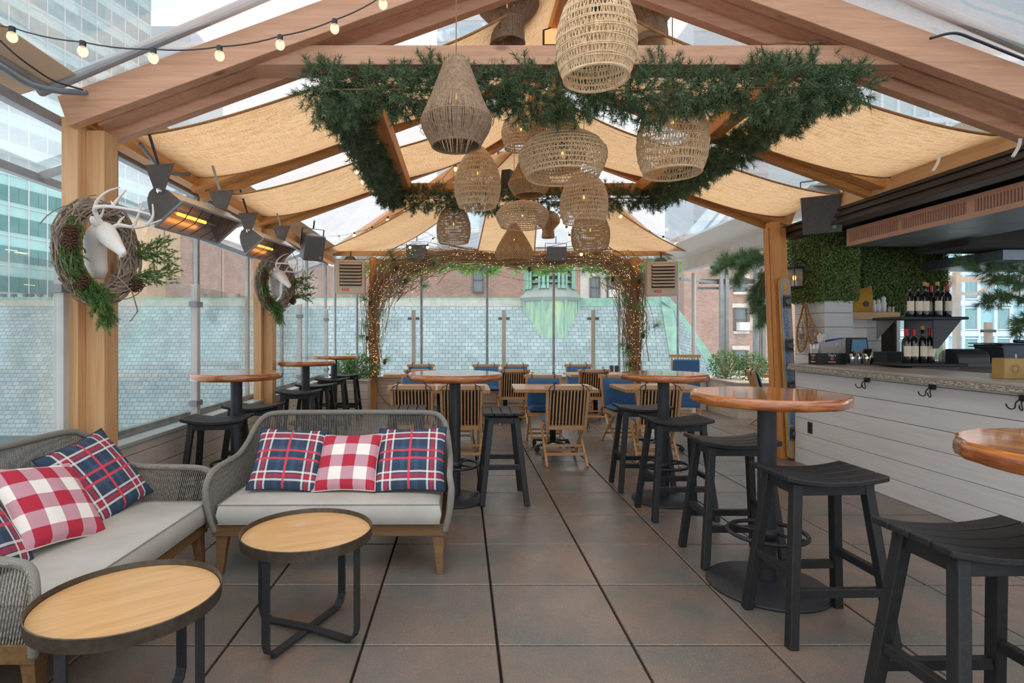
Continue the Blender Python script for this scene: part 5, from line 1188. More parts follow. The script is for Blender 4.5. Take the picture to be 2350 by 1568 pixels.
# ================================================================ HANGING AND DRESSING
PROF = {'egg': [(0, .30), (.06, .42), (.15, .60), (.3, .82), (.5, .97), (.68, 1), (.85, .94), (1, .80)],
        'bell': [(0, .26), (.03, .34), (.12, .42), (.45, .72), (.66, .95), (.74, 1), (.82, .93), (1, .68)],
        'mushroom': [(0, .12), (.06, .35), (.16, .62), (.3, .84), (.48, .98), (.6, 1), (.78, .94), (1, .82)],
        'tear': [(0, .10), (.1, .24), (.25, .42), (.45, .66), (.65, .88), (.8, 1), (.9, .97), (1, .84)],
        'hour': [(0, .3), (.06, .62), (.18, .9), (.32, 1), (.45, .96), (.58, .72), (.68, .50), (.74, .46), (.85, .50), (1, .53)],
        'drum': [(0, .45), (.06, .62), (.2, .82), (.45, .98), (.65, 1), (.85, .96), (1, .86)]}
def rprof(kind, t):
    p = PROF[kind]
    for (a, ra), (b, rb_) in zip(p, p[1:]):
        if t <= b+1e-9: return ra+(rb_-ra)*(t-a)/(b-a)
    return p[-1][1]
def weave(m, kind, style, r, h, seed):
    g = random.Random(seed)
    pt = lambda a, t, k=1.: Vector((r*k*rprof(kind, t)*math.cos(a), r*k*rprof(kind, t)*math.sin(a), -h*t))
    nt_ = 18
    if style == 'open':
        N = 66
        for i in range(N):
            for sgn in (-1, 1):
                a0 = 2*PI*i/N; ph = g.random()*.04
                m.tube([pt(a0+sgn*.035*math.sin(PI*t/nt_*7+ph)+ph, t/nt_) for t in range(nt_+1)], .0027, 4, cap=False)
        K = 11
        for k in range(K+1):
            t = .03+.97*k/K
            for d in (-.008, .008):
                tt = min(1, max(0.005, t+d)); ph = g.random()*6; m.tube([pt(2*PI*j/40, min(1, max(0, tt+.005*math.sin(3*2*PI*j/40+ph))), 1.012) for j in range(40)], .0030, 4, closed=True)
    elif style == 'rope':
        N = 235
        for i in range(N):
            a0 = 2*PI*i/N+g.uniform(-.012, .012); tw = g.uniform(-.018, .018); m.tube([pt(a0+tw*t/nt_, t/nt_, 1+g.uniform(-.006, .006)) for t in range(nt_+1)], .0036, 4, cap=False)
        for t in (.0, .70 if kind == 'bell' else .68, 1.): m.tube([pt(2*PI*j/40, min(t, 1), 1.0) for j in range(40)], .006, 5, closed=True)
        for _ in range(10): a0 = g.random()*6.3; t0 = g.uniform(.6, .8); m.tube([pt(a0, t0, 1.02), pt(a0+.1, t0+.08, 1.12), pt(a0+.25, min(1, t0+.16), 1.05)], .002, 3)
    elif style == 'net':
        N = 56
        for i in range(N):
            for sgn in (-1, 1): m.tube([pt(2*PI*i/N+sgn*1.1*t/nt_, t/nt_, 1+.012*sgn*(1 if (t+i) % 2 else -1)) for t in range(nt_+1)], .0050, 4, cap=False)
        for k in range(22): m.tube([pt(2*PI*j/36, .02+.98*k/21, 1.0) for j in range(36)], .0036, 4, closed=True)
    elif style == 'band':
        N = 60
        for i in range(N): m.tube([pt(2*PI*i/N, t/nt_) for t in range(nt_+1)], .0026, 3, cap=False)
        for k in range(30):
            ph = g.random()*6; m.tube([pt(2*PI*j/36, min(1, .02+.98*k/29+.008*math.sin(2*2*PI*j/36+ph)), 1.01) for j in range(36)], .0048, 4, closed=True)
    m.tube([pt(2*PI*j/40, 1, 1.0) for j in range(40)], .007, 5, closed=True); m.tube([pt(2*PI*j/24, 0, 1.0) for j in range(24)], .006, 5, closed=True)
def zroof(x, y): return zt(x)-.22 if y < 6.7 else 3.2
def pendant(uc, y0_, y1_, wpx, Y, kind, style, mat, lab, lit=False):
    x = (uc-U0)/F*Y; zt_ = EYE-(y0_-V0)/F*Y; h = (y1_-y0_)/F*Y; r = wpx/F*Y/2
    h = h-.30*r*(h and 0) 
    t = thing('pendant_lamp', lab, 'lamp', (x, Y, zt_), random.uniform(0, 1), 'woven pendant lamps'); m = MB(); weave(m, kind, style, r, h, int(uc)); m.build('shade', mat, t, smooth=False)
    top = max(zt(x)-.1, zt_+.12) if Y < 6.5 else (zt(x)-.15 if Y < 6.8 else 3.86-(Y-6.75)*.248)
    MB().tube([(0, 0, -h*.22), (0, 0, top-zt_)], .0032, 5).build('cord', JUTE, t)
    if lab.startswith('banded rattan'): MB().tube([(0, -.02, top-zt_), (0, 6.56-Y, top-zt_)], .008, 5).build('hanging_rod', STEEL, t)
    if lab.startswith('smallest'): MB().tube([(0, 0, top-zt_-.02), (1.06-x, 0, 3.77-zt_)], .008, 5).build('hanging_rod', STEEL, t)
    s = MB(); s.lathe([(.012, -h*.22), (.02, -h*.24), (.02, -h*.24-.05), (.012, -h*.24-.055)], 12); s.build('socket', BLACKM, t)
    b = MB(); b.ball((0, 0, -h*.24-.095), .028, 12, 8, (1, 1, 1.35)); b.build('bulb', BGLASS, t, smooth=True); MB().ball((0, 0, -h*.24-.09), .008, 6, 4, (1, 1, 2.2)).build('filament', FIL, t)
    return t
pendant(1047, 137, 335, 163, 3.18, 'bell', 'rope', JUTED, 'brown rope bell pendant hanging in front of the long collar tie, left of centre')
pendant(1368, -45, 180, 182, 2.75, 'egg', 'open', RATTAN, 'large rattan basket pendant hanging lowest at the top centre')
pendant(1165, -52, 100, 146, 3.95, 'hour', 'rope', JUTED, 'dark hourglass rope pendant above the collar tie, left of the large basket')
pendant(1497, -60, 98, 132, 3.95, 'hour', 'rope', JUTED, 'dark hourglass rope pendant above the collar tie, right of the large basket')
pendant(1543, 205, 398, 158, 3.80, 'egg', 'open', RATTAN, 'big rattan egg pendant hanging at the right, below the front garland')
pendant(1272, 190, 385, 142, 4.30, 'tear', 'net', SEAG, 'brown seagrass teardrop pendant behind the big mushroom one')
pendant(1291, 298, 405, 200, 3.85, 'mushroom', 'open', RATTAN, 'widest pale rattan mushroom pendant near the centre')
pendant(1195, 253, 340, 88, 5.15, 'mushroom', 'open', RATTAN, 'small rattan mushroom pendant peeking out behind the seagrass teardrop')
pendant(1096, 342, 474, 106, 5.0, 'egg', 'open', RATTAN, 'rattan egg pendant directly below the brown rope bell')
pendant(1215, 352, 448, 98, 5.3, 'bell', 'rope', SEAG, 'brown bell pendant half hidden behind the wide mushroom pendant')
pendant(1340, 405, 510, 108, 5.2, 'drum', 'open', RATTAN, 'rattan drum pendant right of centre, upper of two overlapping ones')
pendant(1355, 490, 572, 86, 6.05, 'drum', 'band', SEAG, 'banded rattan drum pendant overlapped from above by another drum')
pendant(1041, 478, 557, 77, 6.7, 'drum', 'band', SEAG, 'small banded drum pendant at the far left of the cluster')
pendant(1199, 461, 520, 121, 5.9, 'mushroom', 'open', RATTAN, 'lower rattan mushroom pendant in the middle of the cluster')
pendant(1180, 512, 597, 87, 6.52, 'tear', 'net', SEAG, 'lowest seagrass teardrop pendant in front of the twig arch')
pendant(1258, 486, 545, 54, 7.1, 'hour', 'rope', SEAG, 'smallest hourglass pendant, right of the lower mushroom pendant')
# ---- fir garlands
def garland(lab, p0, p1, r, dens, n, seed, mat=FIR):
    p0 = Vector(p0); p1 = Vector(p1); L = (p1-p0).length; g = np.random.default_rng(seed); k = int(L*dens); t = thing('fir_garland', lab, 'garland', tuple((p0+p1)/2))
    s = g.random(k); c = np.array(p0-(p0+p1)/2)[None]*(1-s[:, None])+np.array(p1-(p0+p1)/2)[None]*s[:, None]
    ax = unit(np.array(p1-p0)[None]); d = unit(g.normal(size=(k, 3))+np.array([0, 0, -.15])); d = unit(d-ax*(d*ax).sum(1, keepdims=True)*.6)
    lump = 1+.35*np.sin(s*L*9+seed)+.25*np.sin(s*L*23+2*seed); rr = r*(.15+.65*g.random(k)**.6)*lump; base = c+d*rr[:, None]; base[:, 2] -= .03*np.sin(s*PI)*L*.3
    V, Fc = needles(base, d+.6*g.normal(size=(k, 3))*.6, int(n*1.5), .085, .036, .0034, .8, seed); np_obj('foliage', V, Fc, mat, t)
    MB().tube([p0-(p0+p1)/2, Vector((0, 0, -.02)), p1-(p0+p1)/2], .005, 6).build('wire_core', TWIG, t); return t
garland('fir garland along the front under the long collar tie', (-.93, 3.44, 2.91), (2.46, 3.44, 2.93), .155, 430, 44, 1)
garland('fir garland running back along the left side of the lamp cluster', (-.84, 3.5, 3.0), (-.80, 6.5, 3.0), .115, 400, 44, 2, FIR2)
garland('fir garland running back along the right side of the lamp cluster', (2.34, 3.5, 3.0), (2.26, 6.5, 3.0), .12, 400, 44, 3)
garland('fir garland along the far collar tie', (-.82, 6.45, 2.98), (2.30, 6.45, 2.98), .13, 330, 36, 4)
# ---- bulb strings
def string_light(lab, pts, ends, bulbr=.023):
    W = [P(*p) for p in pts]; e0, e1 = [P(*p) for p in ends[0]], [P(*p) for p in ends[1]]; o = W[len(W)//2].copy(); t = thing('string_light', lab, 'string light', tuple(o))
    tops = [p-o+Vector((0, 0, bulbr*1.9)) for p in W]; path = [p-o for p in e0]+tops+[p-o for p in e1]; full = []
    for a, b in zip(path, path[1:]):
        s = (b-a).length*.035; full += [a.lerp(b, i/5)-Vector((0, 0, s*4*(i/5)*(1-i/5))) for i in range(5)]
    full.append(path[-1]); MB().tube(full, .0034, 4).build('cable', BLACKM, t)
    s0 = None
    for p in W:
        q = p-o; b = MB().ball((0, 0, 0), bulbr, 12, 8, (1, 1, 1.12)).build('bulb', BULB, t, smooth=True) if s0 is None else s0.copy()
        if s0 is None:
            s0 = b; m = MB().lathe([(bulbr*.42, bulbr*.85), (bulbr*.6, bulbr*1.0), (bulbr*.62, bulbr*2.0), (bulbr*.3, bulbr*2.1)], 10); sk0 = m.build('socket', BLACKM, b); co0 = MB().ball((0, 0, -.1*bulbr), bulbr*.42, 8, 6, (1, 1, 1.3)).build('filament', CORE, b)
        else:
            C.objects.link(b); b.parent = t; c = sk0.copy(); C.objects.link(c); c.parent = b; c = co0.copy(); C.objects.link(c); c.parent = b
        b.location = q
string_light('string of globe bulbs swooping across the upper left corner', [(28, 85, 2.6), (190, 118, 2.6), (352, 134, 2.65), (504, 128, 2.7), (643, 103, 2.75), (768, 66, 2.8), (879, 10, 2.85)], ([(-60, 45, 2.55)], [(960, -60, 2.9)]))
string_light('string of globe bulbs along the outside of the left garland', [(739, 203, 4.0), (761, 272, 4.3), (785, 326, 4.67), (800, 365, 4.94), (819, 395, 5.33), (833, 418, 5.66), (851, 430, 6.1), (858, 438, 6.33)], ([(735, 165, 3.9)], [(866, 440, 6.5)]), .022)
string_light('string of small bulbs rising from the far left corner to the peak', [(743, 549, 9.8), (778, 548, 9.6), (813, 541, 9.4), (854, 529, 9.1), (890, 506, 8.8), (930, 487, 8.5), (1045, 388, 7.5), (1131, 333, 6.95)], ([(735, 556, 9.9)], [(1190, 292, 6.7)]), .03)
string_light('string of globe bulbs along the outside of the right garland', [(1815, 266, 4.34), (1756, 320, 4.7), (1707, 360, 5.06), (1663, 387, 5.43), (1627, 415, 5.78), (1593, 433, 6.1), (1563, 444, 6.45), (1538, 447, 6.7)], ([(1850, 215, 4.1)], [(1520, 450, 6.8)]), .022)
string_light('string of small bulbs dropping to the far right corner', [(1424, 496, 8.2), (1457, 519, 8.6), (1490, 538, 9.0), (1522, 550, 9.3), (1551, 559, 9.6), (1580, 563, 9.8), (1607, 562, 9.7)], ([(1400, 472, 7.8)], [(1625, 556, 9.6)]), .03)
string_light('short string of small bulbs hanging down right of the middle strip', [(1288, 506, 8.2), (1300, 528, 8.7), (1307, 546, 9.1), (1325, 573, 9.6), (1334, 584, 9.8)], ([(1280, 480, 7.9)], [(1342, 590, 9.9)]), .03)
string_light('short string of small bulbs beside the left far speaker', [(941, 568, 9.9), (981, 568, 9.9), (994, 553, 9.7)], ([(925, 572, 9.9)], [(1020, 535, 9.4)]), .026)
# ---- speakers and heaters
def speaker(lab, loc, d, rx, rz, mat=DARKM, yoke=True):
    t = thing('loudspeaker', lab, 'speaker', loc); t.rotation_euler = (rx, 0, rz); w_, dp, h = d
    m = MB(); m.add([(-w_/2, -dp/2, -h/2), (w_/2, -dp/2, -h/2), (w_/2*.7, dp/2, -h/2), (-w_/2*.7, dp/2, -h/2), (-w_/2, -dp/2, h/2), (w_/2, -dp/2, h/2), (w_/2*.7, dp/2, h/2), (-w_/2*.7, dp/2, h/2)], [(3, 2, 1, 0), (4, 5, 6, 7), (0, 1, 5, 4), (1, 2, 6, 5), (2, 3, 7, 6), (3, 0, 4, 7)]); m.build('cabinet', mat, t, bevel=.012, seg=3)
    MB().box((0, -dp/2-.004, 0), (w_*.95, .01, h*.94)).build('grille', plain('grey_speaker_grille', '5c5a58', '504e4c', 30, .6) if 'grey_speaker_grille' not in bpy.data.materials else bpy.data.materials['grey_speaker_grille'], t, bevel=.004)
    MB().box((w_*.32, -dp/2-.010, -h*.34), (.03, .003, .03)).build('badge', GREYP, t)
    if yoke:
        m = MB()
        for s in (-1, 1): m.beam((s*(w_/2+.01), 0, 0), (s*(w_/2+.01), 0, h*.72), .03, .006, up=(1, 0, 0))
        m.beam((-w_/2-.01, 0, h*.72), (w_/2+.01, 0, h*.72), .03, .006); m.tube([(0, 0, h*.72), (0, 0, h*.72+.12)], .012, 8); m.build('yoke', BLACKM, t)
speaker('large charcoal loudspeaker hung at the right above the timber post', tuple(P(1888, 478, 5.75)), (.34, .36, .42), R(30), R(-38))
speaker('charcoal loudspeaker hung under the eave at the far left', tuple(P(714, 567, 8.0)), (.30, .26, .36), R(18), R(38))
speaker('black loudspeaker on the far beam left of the middle strip', tuple(P(957, 579, 10.05)), (.36, .2, .26), R(8), 0)
speaker('black loudspeaker on the far beam right of the middle strip', tuple(P(1275, 583, 10.05)), (.36, .2, .26), R(8), 0)
speaker('small black loudspeaker fixed on the far collar tie behind the brown bell pendant', tuple(P(1163, 413, 6.45)), (.12, .12, .22), R(5), R(60), BLACKM, False)
def ir_heater(lab, loc, rz, L=.86):
    t = thing('infrared_heater', lab, 'heater', loc, rz, 'infrared patio heaters')          # long axis +x, faces -y and down
    rt = Matrix.Rotation(R(-38), 3, 'X'); D = .17; H1 = .15; H2 = .10
    tr = lambda x, y, z: rt @ Vector((x, y, z))
    m = MB(); S_ = [(-D/2-.045, -.13), (D/2+.045, -.13), (D/2+.01, .0), (D*.36, .06), (D*.12, .085), (-D*.12, .085), (-D*.36, .06), (-D/2-.01, .0)]
    n = len(S_)
    for s in (-1, 1):
        x = s*L/2; m.add([tr(x, a, b) for a, b in S_]+[tr(x-s*.012, a, b) for a, b in S_], [tuple(range(n)), tuple(range(n, 2*n))[::-1]]+[(i, n+i, n+(i+1) % n, (i+1) % n) for i in range(n)])
        m.build('end_cap', DARKM, t); m = MB()
    m = MB(); k = 5; idx = [1, 2, 3, 4, 5, 6, 7, 0]
    for a, b in zip(idx, idx[1:]): m.quad(tr(-L/2, *S_[a]), tr(L/2, *S_[a]), tr(L/2, *S_[b]), tr(-L/2, *S_[b]))
    m.build('reflector', ALU, t, solid=.004)
    m = MB()
    for yy, zz in ((-.05, -.02), (.05, -.02)): m.tube([tr(-L/2+.02, yy, zz), tr(L/2-.02, yy, zz)], .008, 8)
    m.build('quartz_tubes', LGLASS, t)
    MB().tube([tr(-.12, .05, -.02), tr(.20, .05, -.02)], .013, 8).build('glowing_element', HEAT, t)
    m = MB(); f0 = [tr(-L/2, -D/2-.045, -.13), tr(L/2, -D/2-.045, -.13), tr(L/2, D/2+.045, -.13), tr(-L/2, D/2+.045, -.13)]
    for a, b in zip(f0, f0[1:]+f0[:1]): m.tube([a, b], .010, 6)
    m.build('front_frame', GREYP, t); m = MB()
    for i in range(5): x = -L/2+L*(i+1)/6; m.tube([tr(x, -D/2-.045, -.13), tr(x+.02, 0, -.15), tr(x, D/2+.045, -.13)], .003, 4)
    m.build('wire_guard', BLACKM, t)
    for s in (-1, 1):
        x = s*(L/2-.0); p = MB(); p.add([(x-.0, -.12, .24), (x, .10, .24), (x, .02, .04), (x, -.04, .04)], [(0, 1, 2, 3)]); b = p.build('bracket_plate', DARKM, t, solid=.006)
        MB().ball((x-s*.0, -.01, .06), .022, 10, 6).build('bolt', CHROME, b)
        MB().tube([(x, 0, .24), (x-.02, .10, .60-.02)], .010, 6).build('hanging_rod', BLACKM if s < 0 else STEEL, t)
ir_heater('nearer infrared heater with a glowing element under the left eave', tuple(P(440, 484, 4.15)), R(80), .70)
ir_heater('farther infrared heater under the left eave beside the second pine post', tuple(P(608, 556, 5.95)), R(80), .68)
def unit_heater(lab, u, v, Y, rz):
    t = thing('unit_heater', lab, 'heater', tuple(P(u, v, Y)), rz, 'cream hanging unit heaters'); MB().bb(-.25, .25, -.15, .2, -.29, .29).build('casing', CREAMM, t, bevel=.01)
    MB().bb(-.18, .2, -.153, -.148, -.16, .25).build('outlet', GROOVE, t)
    for i in range(7): z = .225-i*.057; MB().add([(-.18, -.15, z+.02), (.2, -.15, z+.02), (.19, -.20, z-.022), (-.17, -.20, z-.022)], [(0, 1, 2, 3)]).build('louvre', CREAMM, t, solid=.004)
    MB().bb(-.10, -.02, -.156, -.15, -.245, -.205).build('red_label', RED, t); MB().add([(-.125, -.153, -.207), (-.138, -.153, -.225), (-.125, -.153, -.243), (-.112, -.153, -.225)], [(0, 1, 2, 3)]).build('diamond_mark', BLACKM, t, solid=.003)
    text('Dayton', .024, WHITE, t, T(-.06, -.1575, -.222) @ FRONT, .0005, .06)
    MB().add([(-.14, 0, .29), (.12, 0, .29), (.05, 0, .37), (-.07, 0, .37)], [(0, 1, 2, 3)]).build('bracket', DARKM, t, solid=.03); MB().tube([(0, 0, .36), (0, 0, .46)], .012, 6).build('hanger', BLACKM, t)
unit_heater('cream louvred unit heater hanging in the far left corner', 805, 637, 9.85, R(6)); unit_heater('cream louvred unit heater hanging in the far right corner', 1517, 641, 9.75, R(-10))
t = thing('glowing_sign', 'small black-framed orange glowing panel beside the ridge', 'light', tuple(P(1262, 85, 4.25))); MB().add([(-.055, 0, -.07), (.07, 0, -.07), (.07, 0, .09), (-.055, 0, .05)], [(0, 1, 2, 3)]).build('frame', BLACKM, t, solid=.02)
MB().add([(-.042, -.012, -.06), (.06, -.012, -.06), (.06, -.012, .075), (-.042, -.012, .042)], [(0, 1, 2, 3)]).build('glowing_panel', emis('orange_panel', 'ff9c6a', 1.0), t)
# hoses and cables
def cable(name, lab, pts, r, mat, cat='cable'):
    W = [P(*p) for p in pts]; o = W[len(W)//2].copy(); t = thing(name, lab, cat, tuple(o)); MB().tube(catmull([p-o for p in W], 6), r, 8).build('hose' if r > .01 else 'cable', mat, t, smooth=True)
cable('flexible_conduit', 'thick grey flexible conduit curving in from the upper left edge to the nearest post', [(-60, 120, 2.6), (0, 152, 2.75), (60, 190, 2.95), (130, 208, 3.15), (196, 212, 3.35)], .017, plain('grey_conduit', '7d8890', '6f7a82', 5, .5), 'conduit')
cable('flexible_conduit', 'grey flexible conduit looping below the nearer left burlap swag', [(322, 330, 3.95), (345, 360, 4.1), (370, 388, 4.3), (400, 400, 4.5), (434, 399, 4.75)], .014, bpy.data.materials['grey_conduit'], 'conduit')
cable('black_cable', 'thin black cable with empty sockets below the roof flap at the upper left', [(0, 93, 2.8), (35, 125, 2.85), (75, 155, 2.95), (125, 186, 3.1), (190, 206, 3.3)], .005, BLACKM)
cable('black_cable', 'black cable tied along the roof tube at the upper right', [(2135, 88, 3.25), (2190, 76, 3.25), (2240, 92, 3.25), (2290, 112, 3.25), (2360, 140, 3.25)], .008, BLACKM)
cable('black_cable', 'bundle of dark cable lying on the long collar tie at the right', [(1760, 101, 3.5), (1800, 96, 3.5), (1850, 99, 3.5), (1900, 95, 3.5), (1960, 99, 3.5)], .009, TWIG)
cable('black_cable', 'brown cable trailing to the floor at the foot of the left arbour post', [(866, 800, 10.2), (864, 850, 10.2), (868, 895, 10.2), (885, 922, 10.15), (905, 938, 10.1)], .016, TWIG)
# ---- twig arch with fairy lights
APX = [(862, 862), (858, 800), (858, 740), (866, 685), (888, 640), (925, 612), (975, 596), (1040, 586), (1110, 590), (1180, 598), (1260, 600), (1330, 592), (1385, 592), (1425, 615), (1446, 655), (1453, 720), (1454, 790), (1455, 862)]
AR = [.13, .17, .24, .36, .52, .58, .46, .26, .19, .18, .18, .21, .34, .46, .40, .32, .26, .17]
axs = [P(u, v, 10.14) for u, v in APX]; ao = Vector((.8, 10.14, 2.0)); axs = [p-ao for p in axs]
ta = thing('twig_arch', 'arch of bare twigs wound with fairy lights framing the dining tables', 'arch', tuple(ao)); nA = len(axs)-1
def arch_pt(s, a, b, y):
    s = min(max(s, 0), nA-1e-4); i = int(s); f = s-i; p = axs[i].lerp(axs[i+1], f); tg = (axs[i+1]-axs[i]).normalized(); n_ = Vector((-tg.z, 0, tg.x)); r = AR[i]*(1-f)+AR[i+1]*f
    return p+n_*(a*r)+Vector((0, y*r*.55, 0))+tg*(b*.02)
def twigset(N, r0, r1, seed):
    m = MB(); g = random.Random(seed)
    for k in range(N):
        s0 = g.uniform(-1, nA-1); ln_ = g.uniform(2.0, 5.5); a0, a1 = g.gauss(0, .42), g.gauss(0, .42); y0_, y1_ = g.uniform(-1, 1), g.uniform(-1, 1); r = g.uniform(r0, r1); K = 9; ph = g.random()*6
        if g.random() < .12: a1 *= 2.6
        pts = [arch_pt(s0+ln_*i/K, a0+(a1-a0)*i/K+.12*math.sin(i*1.1+ph), 0, y0_+(y1_-y0_)*i/K) for i in range(K+1)]; pts = [p for i, p in enumerate(pts) if i == 0 or (p-pts[i-1]).length > 1e-3]
        if len(pts) > 2: m.tube(pts, [r*(1-.6*i/len(pts)) for i in range(len(pts))], 4)
    return m
twigset(520, .004, .008, 3).build('twigs', TWIG, ta)['kind'] = 'stuff'; twigset(45, .009, .016, 5).build('branches', TWIG, ta)['kind'] = 'stuff'
g = random.Random(9); cs = []
for _ in range(1150): s = g.uniform(0, nA); cs.append(arch_pt(s, g.gauss(0, .48), 0, g.uniform(-1.1, .6)))
oc = np.array([(1, 0, 0), (-1, 0, 0), (0, 1, 0), (0, -1, 0), (0, 0, 1), (0, 0, -1)])*.0055; of = np.array([(0, 2, 4), (2, 1, 4), (1, 3, 4), (3, 0, 4), (2, 0, 5), (1, 2, 5), (3, 1, 5), (0, 3, 5)])
V = (np.array([tuple(c) for c in cs])[:, None]+oc[None]).reshape(-1, 3); Fc = (of[None]+6*np.arange(len(cs))[:, None, None]).reshape(-1, 3); np_obj('fairy_lights', V, Fc, FAIRY, ta)['kind'] = 'stuff'
def conemesh(m, c, r, d=(0, 0, -1)):
    ax = Vector(d).to_track_quat('Z', 'Y').to_matrix(); c = Vector(c)
    m.lathe([(r*.2, -r*1.3), (r*.62, -r*.8), (r*.72, -r*.2), (r*.5, r*.6), (r*.1, r*1.2)], 7, c, ax)
    for k in range(8):
        z = (-1.15+2.2*k/7)*r; rr = r*(.45+.55*math.sin(PI*(k+1.2)/9.5))
        for j in range(8): a = 2*PI*(j+.5*(k % 2))/8; e = Vector((math.cos(a), math.sin(a), 0)); m.beam(c+ax @ (e*rr*.5+Vector((0, 0, z-.1*r))), c+ax @ (e*rr+Vector((0, 0, z+.12*r))), r*.34, r*.10)
def tuft(c, a, n=1, ln_=.05, nl=.12, k=60, seed=1): return needles(np.array([c]*n), np.array([a]*n), k, ln_, nl, .003, .8, seed)
parts = []; cm = []
for i, (u, v, du, dv) in enumerate(((838, 770, -1, .2), (848, 745, -1, .4), (845, 690, -.8, -.4), (862, 840, .6, .4), (878, 825, 1, 0), (868, 715, .3, .8), (905, 610, -.4, -1), (940, 600, .3, -1), (925, 640, .8, .3), (965, 655, 1, .2), (990, 600, .8, .2), (1030, 612, 1, .1), (900, 590, -.5, -1), (1385, 620, -1, .2), (1400, 635, -.6, .5), (1440, 680, -.4, .6), (1460, 640, .7, -.3), (1455, 700, .6, .4), (1435, 790, -1, .1), (1442, 800, -.6, .8), (1470, 765, 1, -.4), (1498, 752, 1, -.6), (1440, 830, -.4, 1), (1340, 615, -.3, 1), (1210, 612, .5, .7), (1110, 610, -.5, .8))):
    c = P(u, v, 9.98)-ao; parts.append(tuft(tuple(c), (du, -.3, -dv), 2, .08, .15, 70, i)); 
    if i % 2 == 0: cm.append((c+Vector((.04, -.03, -.05)), .035))
V, Fc = merge(parts); np_obj('pine_tufts', V, Fc, PINEN, ta)['kind'] = 'stuff'; m = MB(); [conemesh(m, c, r) for c, r in cm]; m.build('pine_cones', CONE, ta)
# ---- pine boughs around the bar
def bough(lab, org, limbs, seed, nl=.10, tw=30, k=80):
    t = thing('pine_bough', lab, 'branch', tuple(org)); m = MB(); parts = []; g = random.Random(seed)
    for pts in limbs:
        L = catmull([Vector(p)-org for p in pts], 6); m.tube(L, [.010*(1-.6*i/len(L)) for i in range(len(L))], 5)
        for i in range(2, len(L)-1):
            d = (L[i+1]-L[i]).normalized()
            for _ in range(3): parts.append(needles(np.array([tuple(L[i])]), np.array([tuple(d+.6*Vector((g.gauss(0, 1), g.gauss(0, 1), g.gauss(0, 1))))]), k, .10, nl, .0032, .6, seed+i+len(parts)))
    m.build('branches', TWIG, t); V, Fc = merge(parts); np_obj('needles', V, Fc, PINEN, t)
    m = MB()
    for _ in range(tw):
        p = Vector(limbs[0][0])-org; q = p+Vector((g.uniform(-.25, .25), g.uniform(-.1, .1), g.uniform(-.9, .2))); m.tube([p, p.lerp(q, .5)+Vector((g.uniform(-.08, .08), 0, g.uniform(-.08, .08))), q], .004, 4)
    m.build('bare_twigs', TWIG, t)['kind'] = 'stuff'
o = P(1760, 640, 7.6); L_ = lambda *p: [P(u, v, 7.6+dy) for u, v, dy in p]
bough('long-needled pine bough behind the orange timber post', o, [L_((1765, 600, 0), (1735, 600, -.1), (1705, 615, -.15), (1690, 640, -.2)), L_((1765, 600, 0), (1720, 590, .1), (1680, 605, .2), (1645, 625, .3)), L_((1762, 650, 0), (1745, 680, 0), (1735, 710, -.1)), L_((1765, 620, 0), (1740, 650, .1), (1728, 690, .1)), L_((1764, 690, 0), (1752, 715, 0), (1745, 740, .1)), L_((1765, 590, .2), (1700, 590, .3), (1660, 600, .5))], 21)
o = P(2320, 640, 6.4); L_ = lambda *p: [P(u, v, 6.4+dy) for u, v, dy in p]
bough('pine bough with bare twigs hanging at the right edge behind the bar', o, [L_((2380, 640, 0), (2330, 620, -.1), (2270, 605, -.1), (2205, 600, -.2)), L_((2380, 660, 0), (2330, 650, 0), (2290, 640, -.1), (2240, 615, -.1)), L_((2380, 700, 0), (2330, 680, 0), (2290, 685, -.1), (2262, 695, -.1)), L_((2390, 720, 0), (2350, 730, 0), (2330, 760, -.1)), L_((2390, 600, 0), (2340, 600, 0), (2300, 595, 0))], 31, .07, 60)
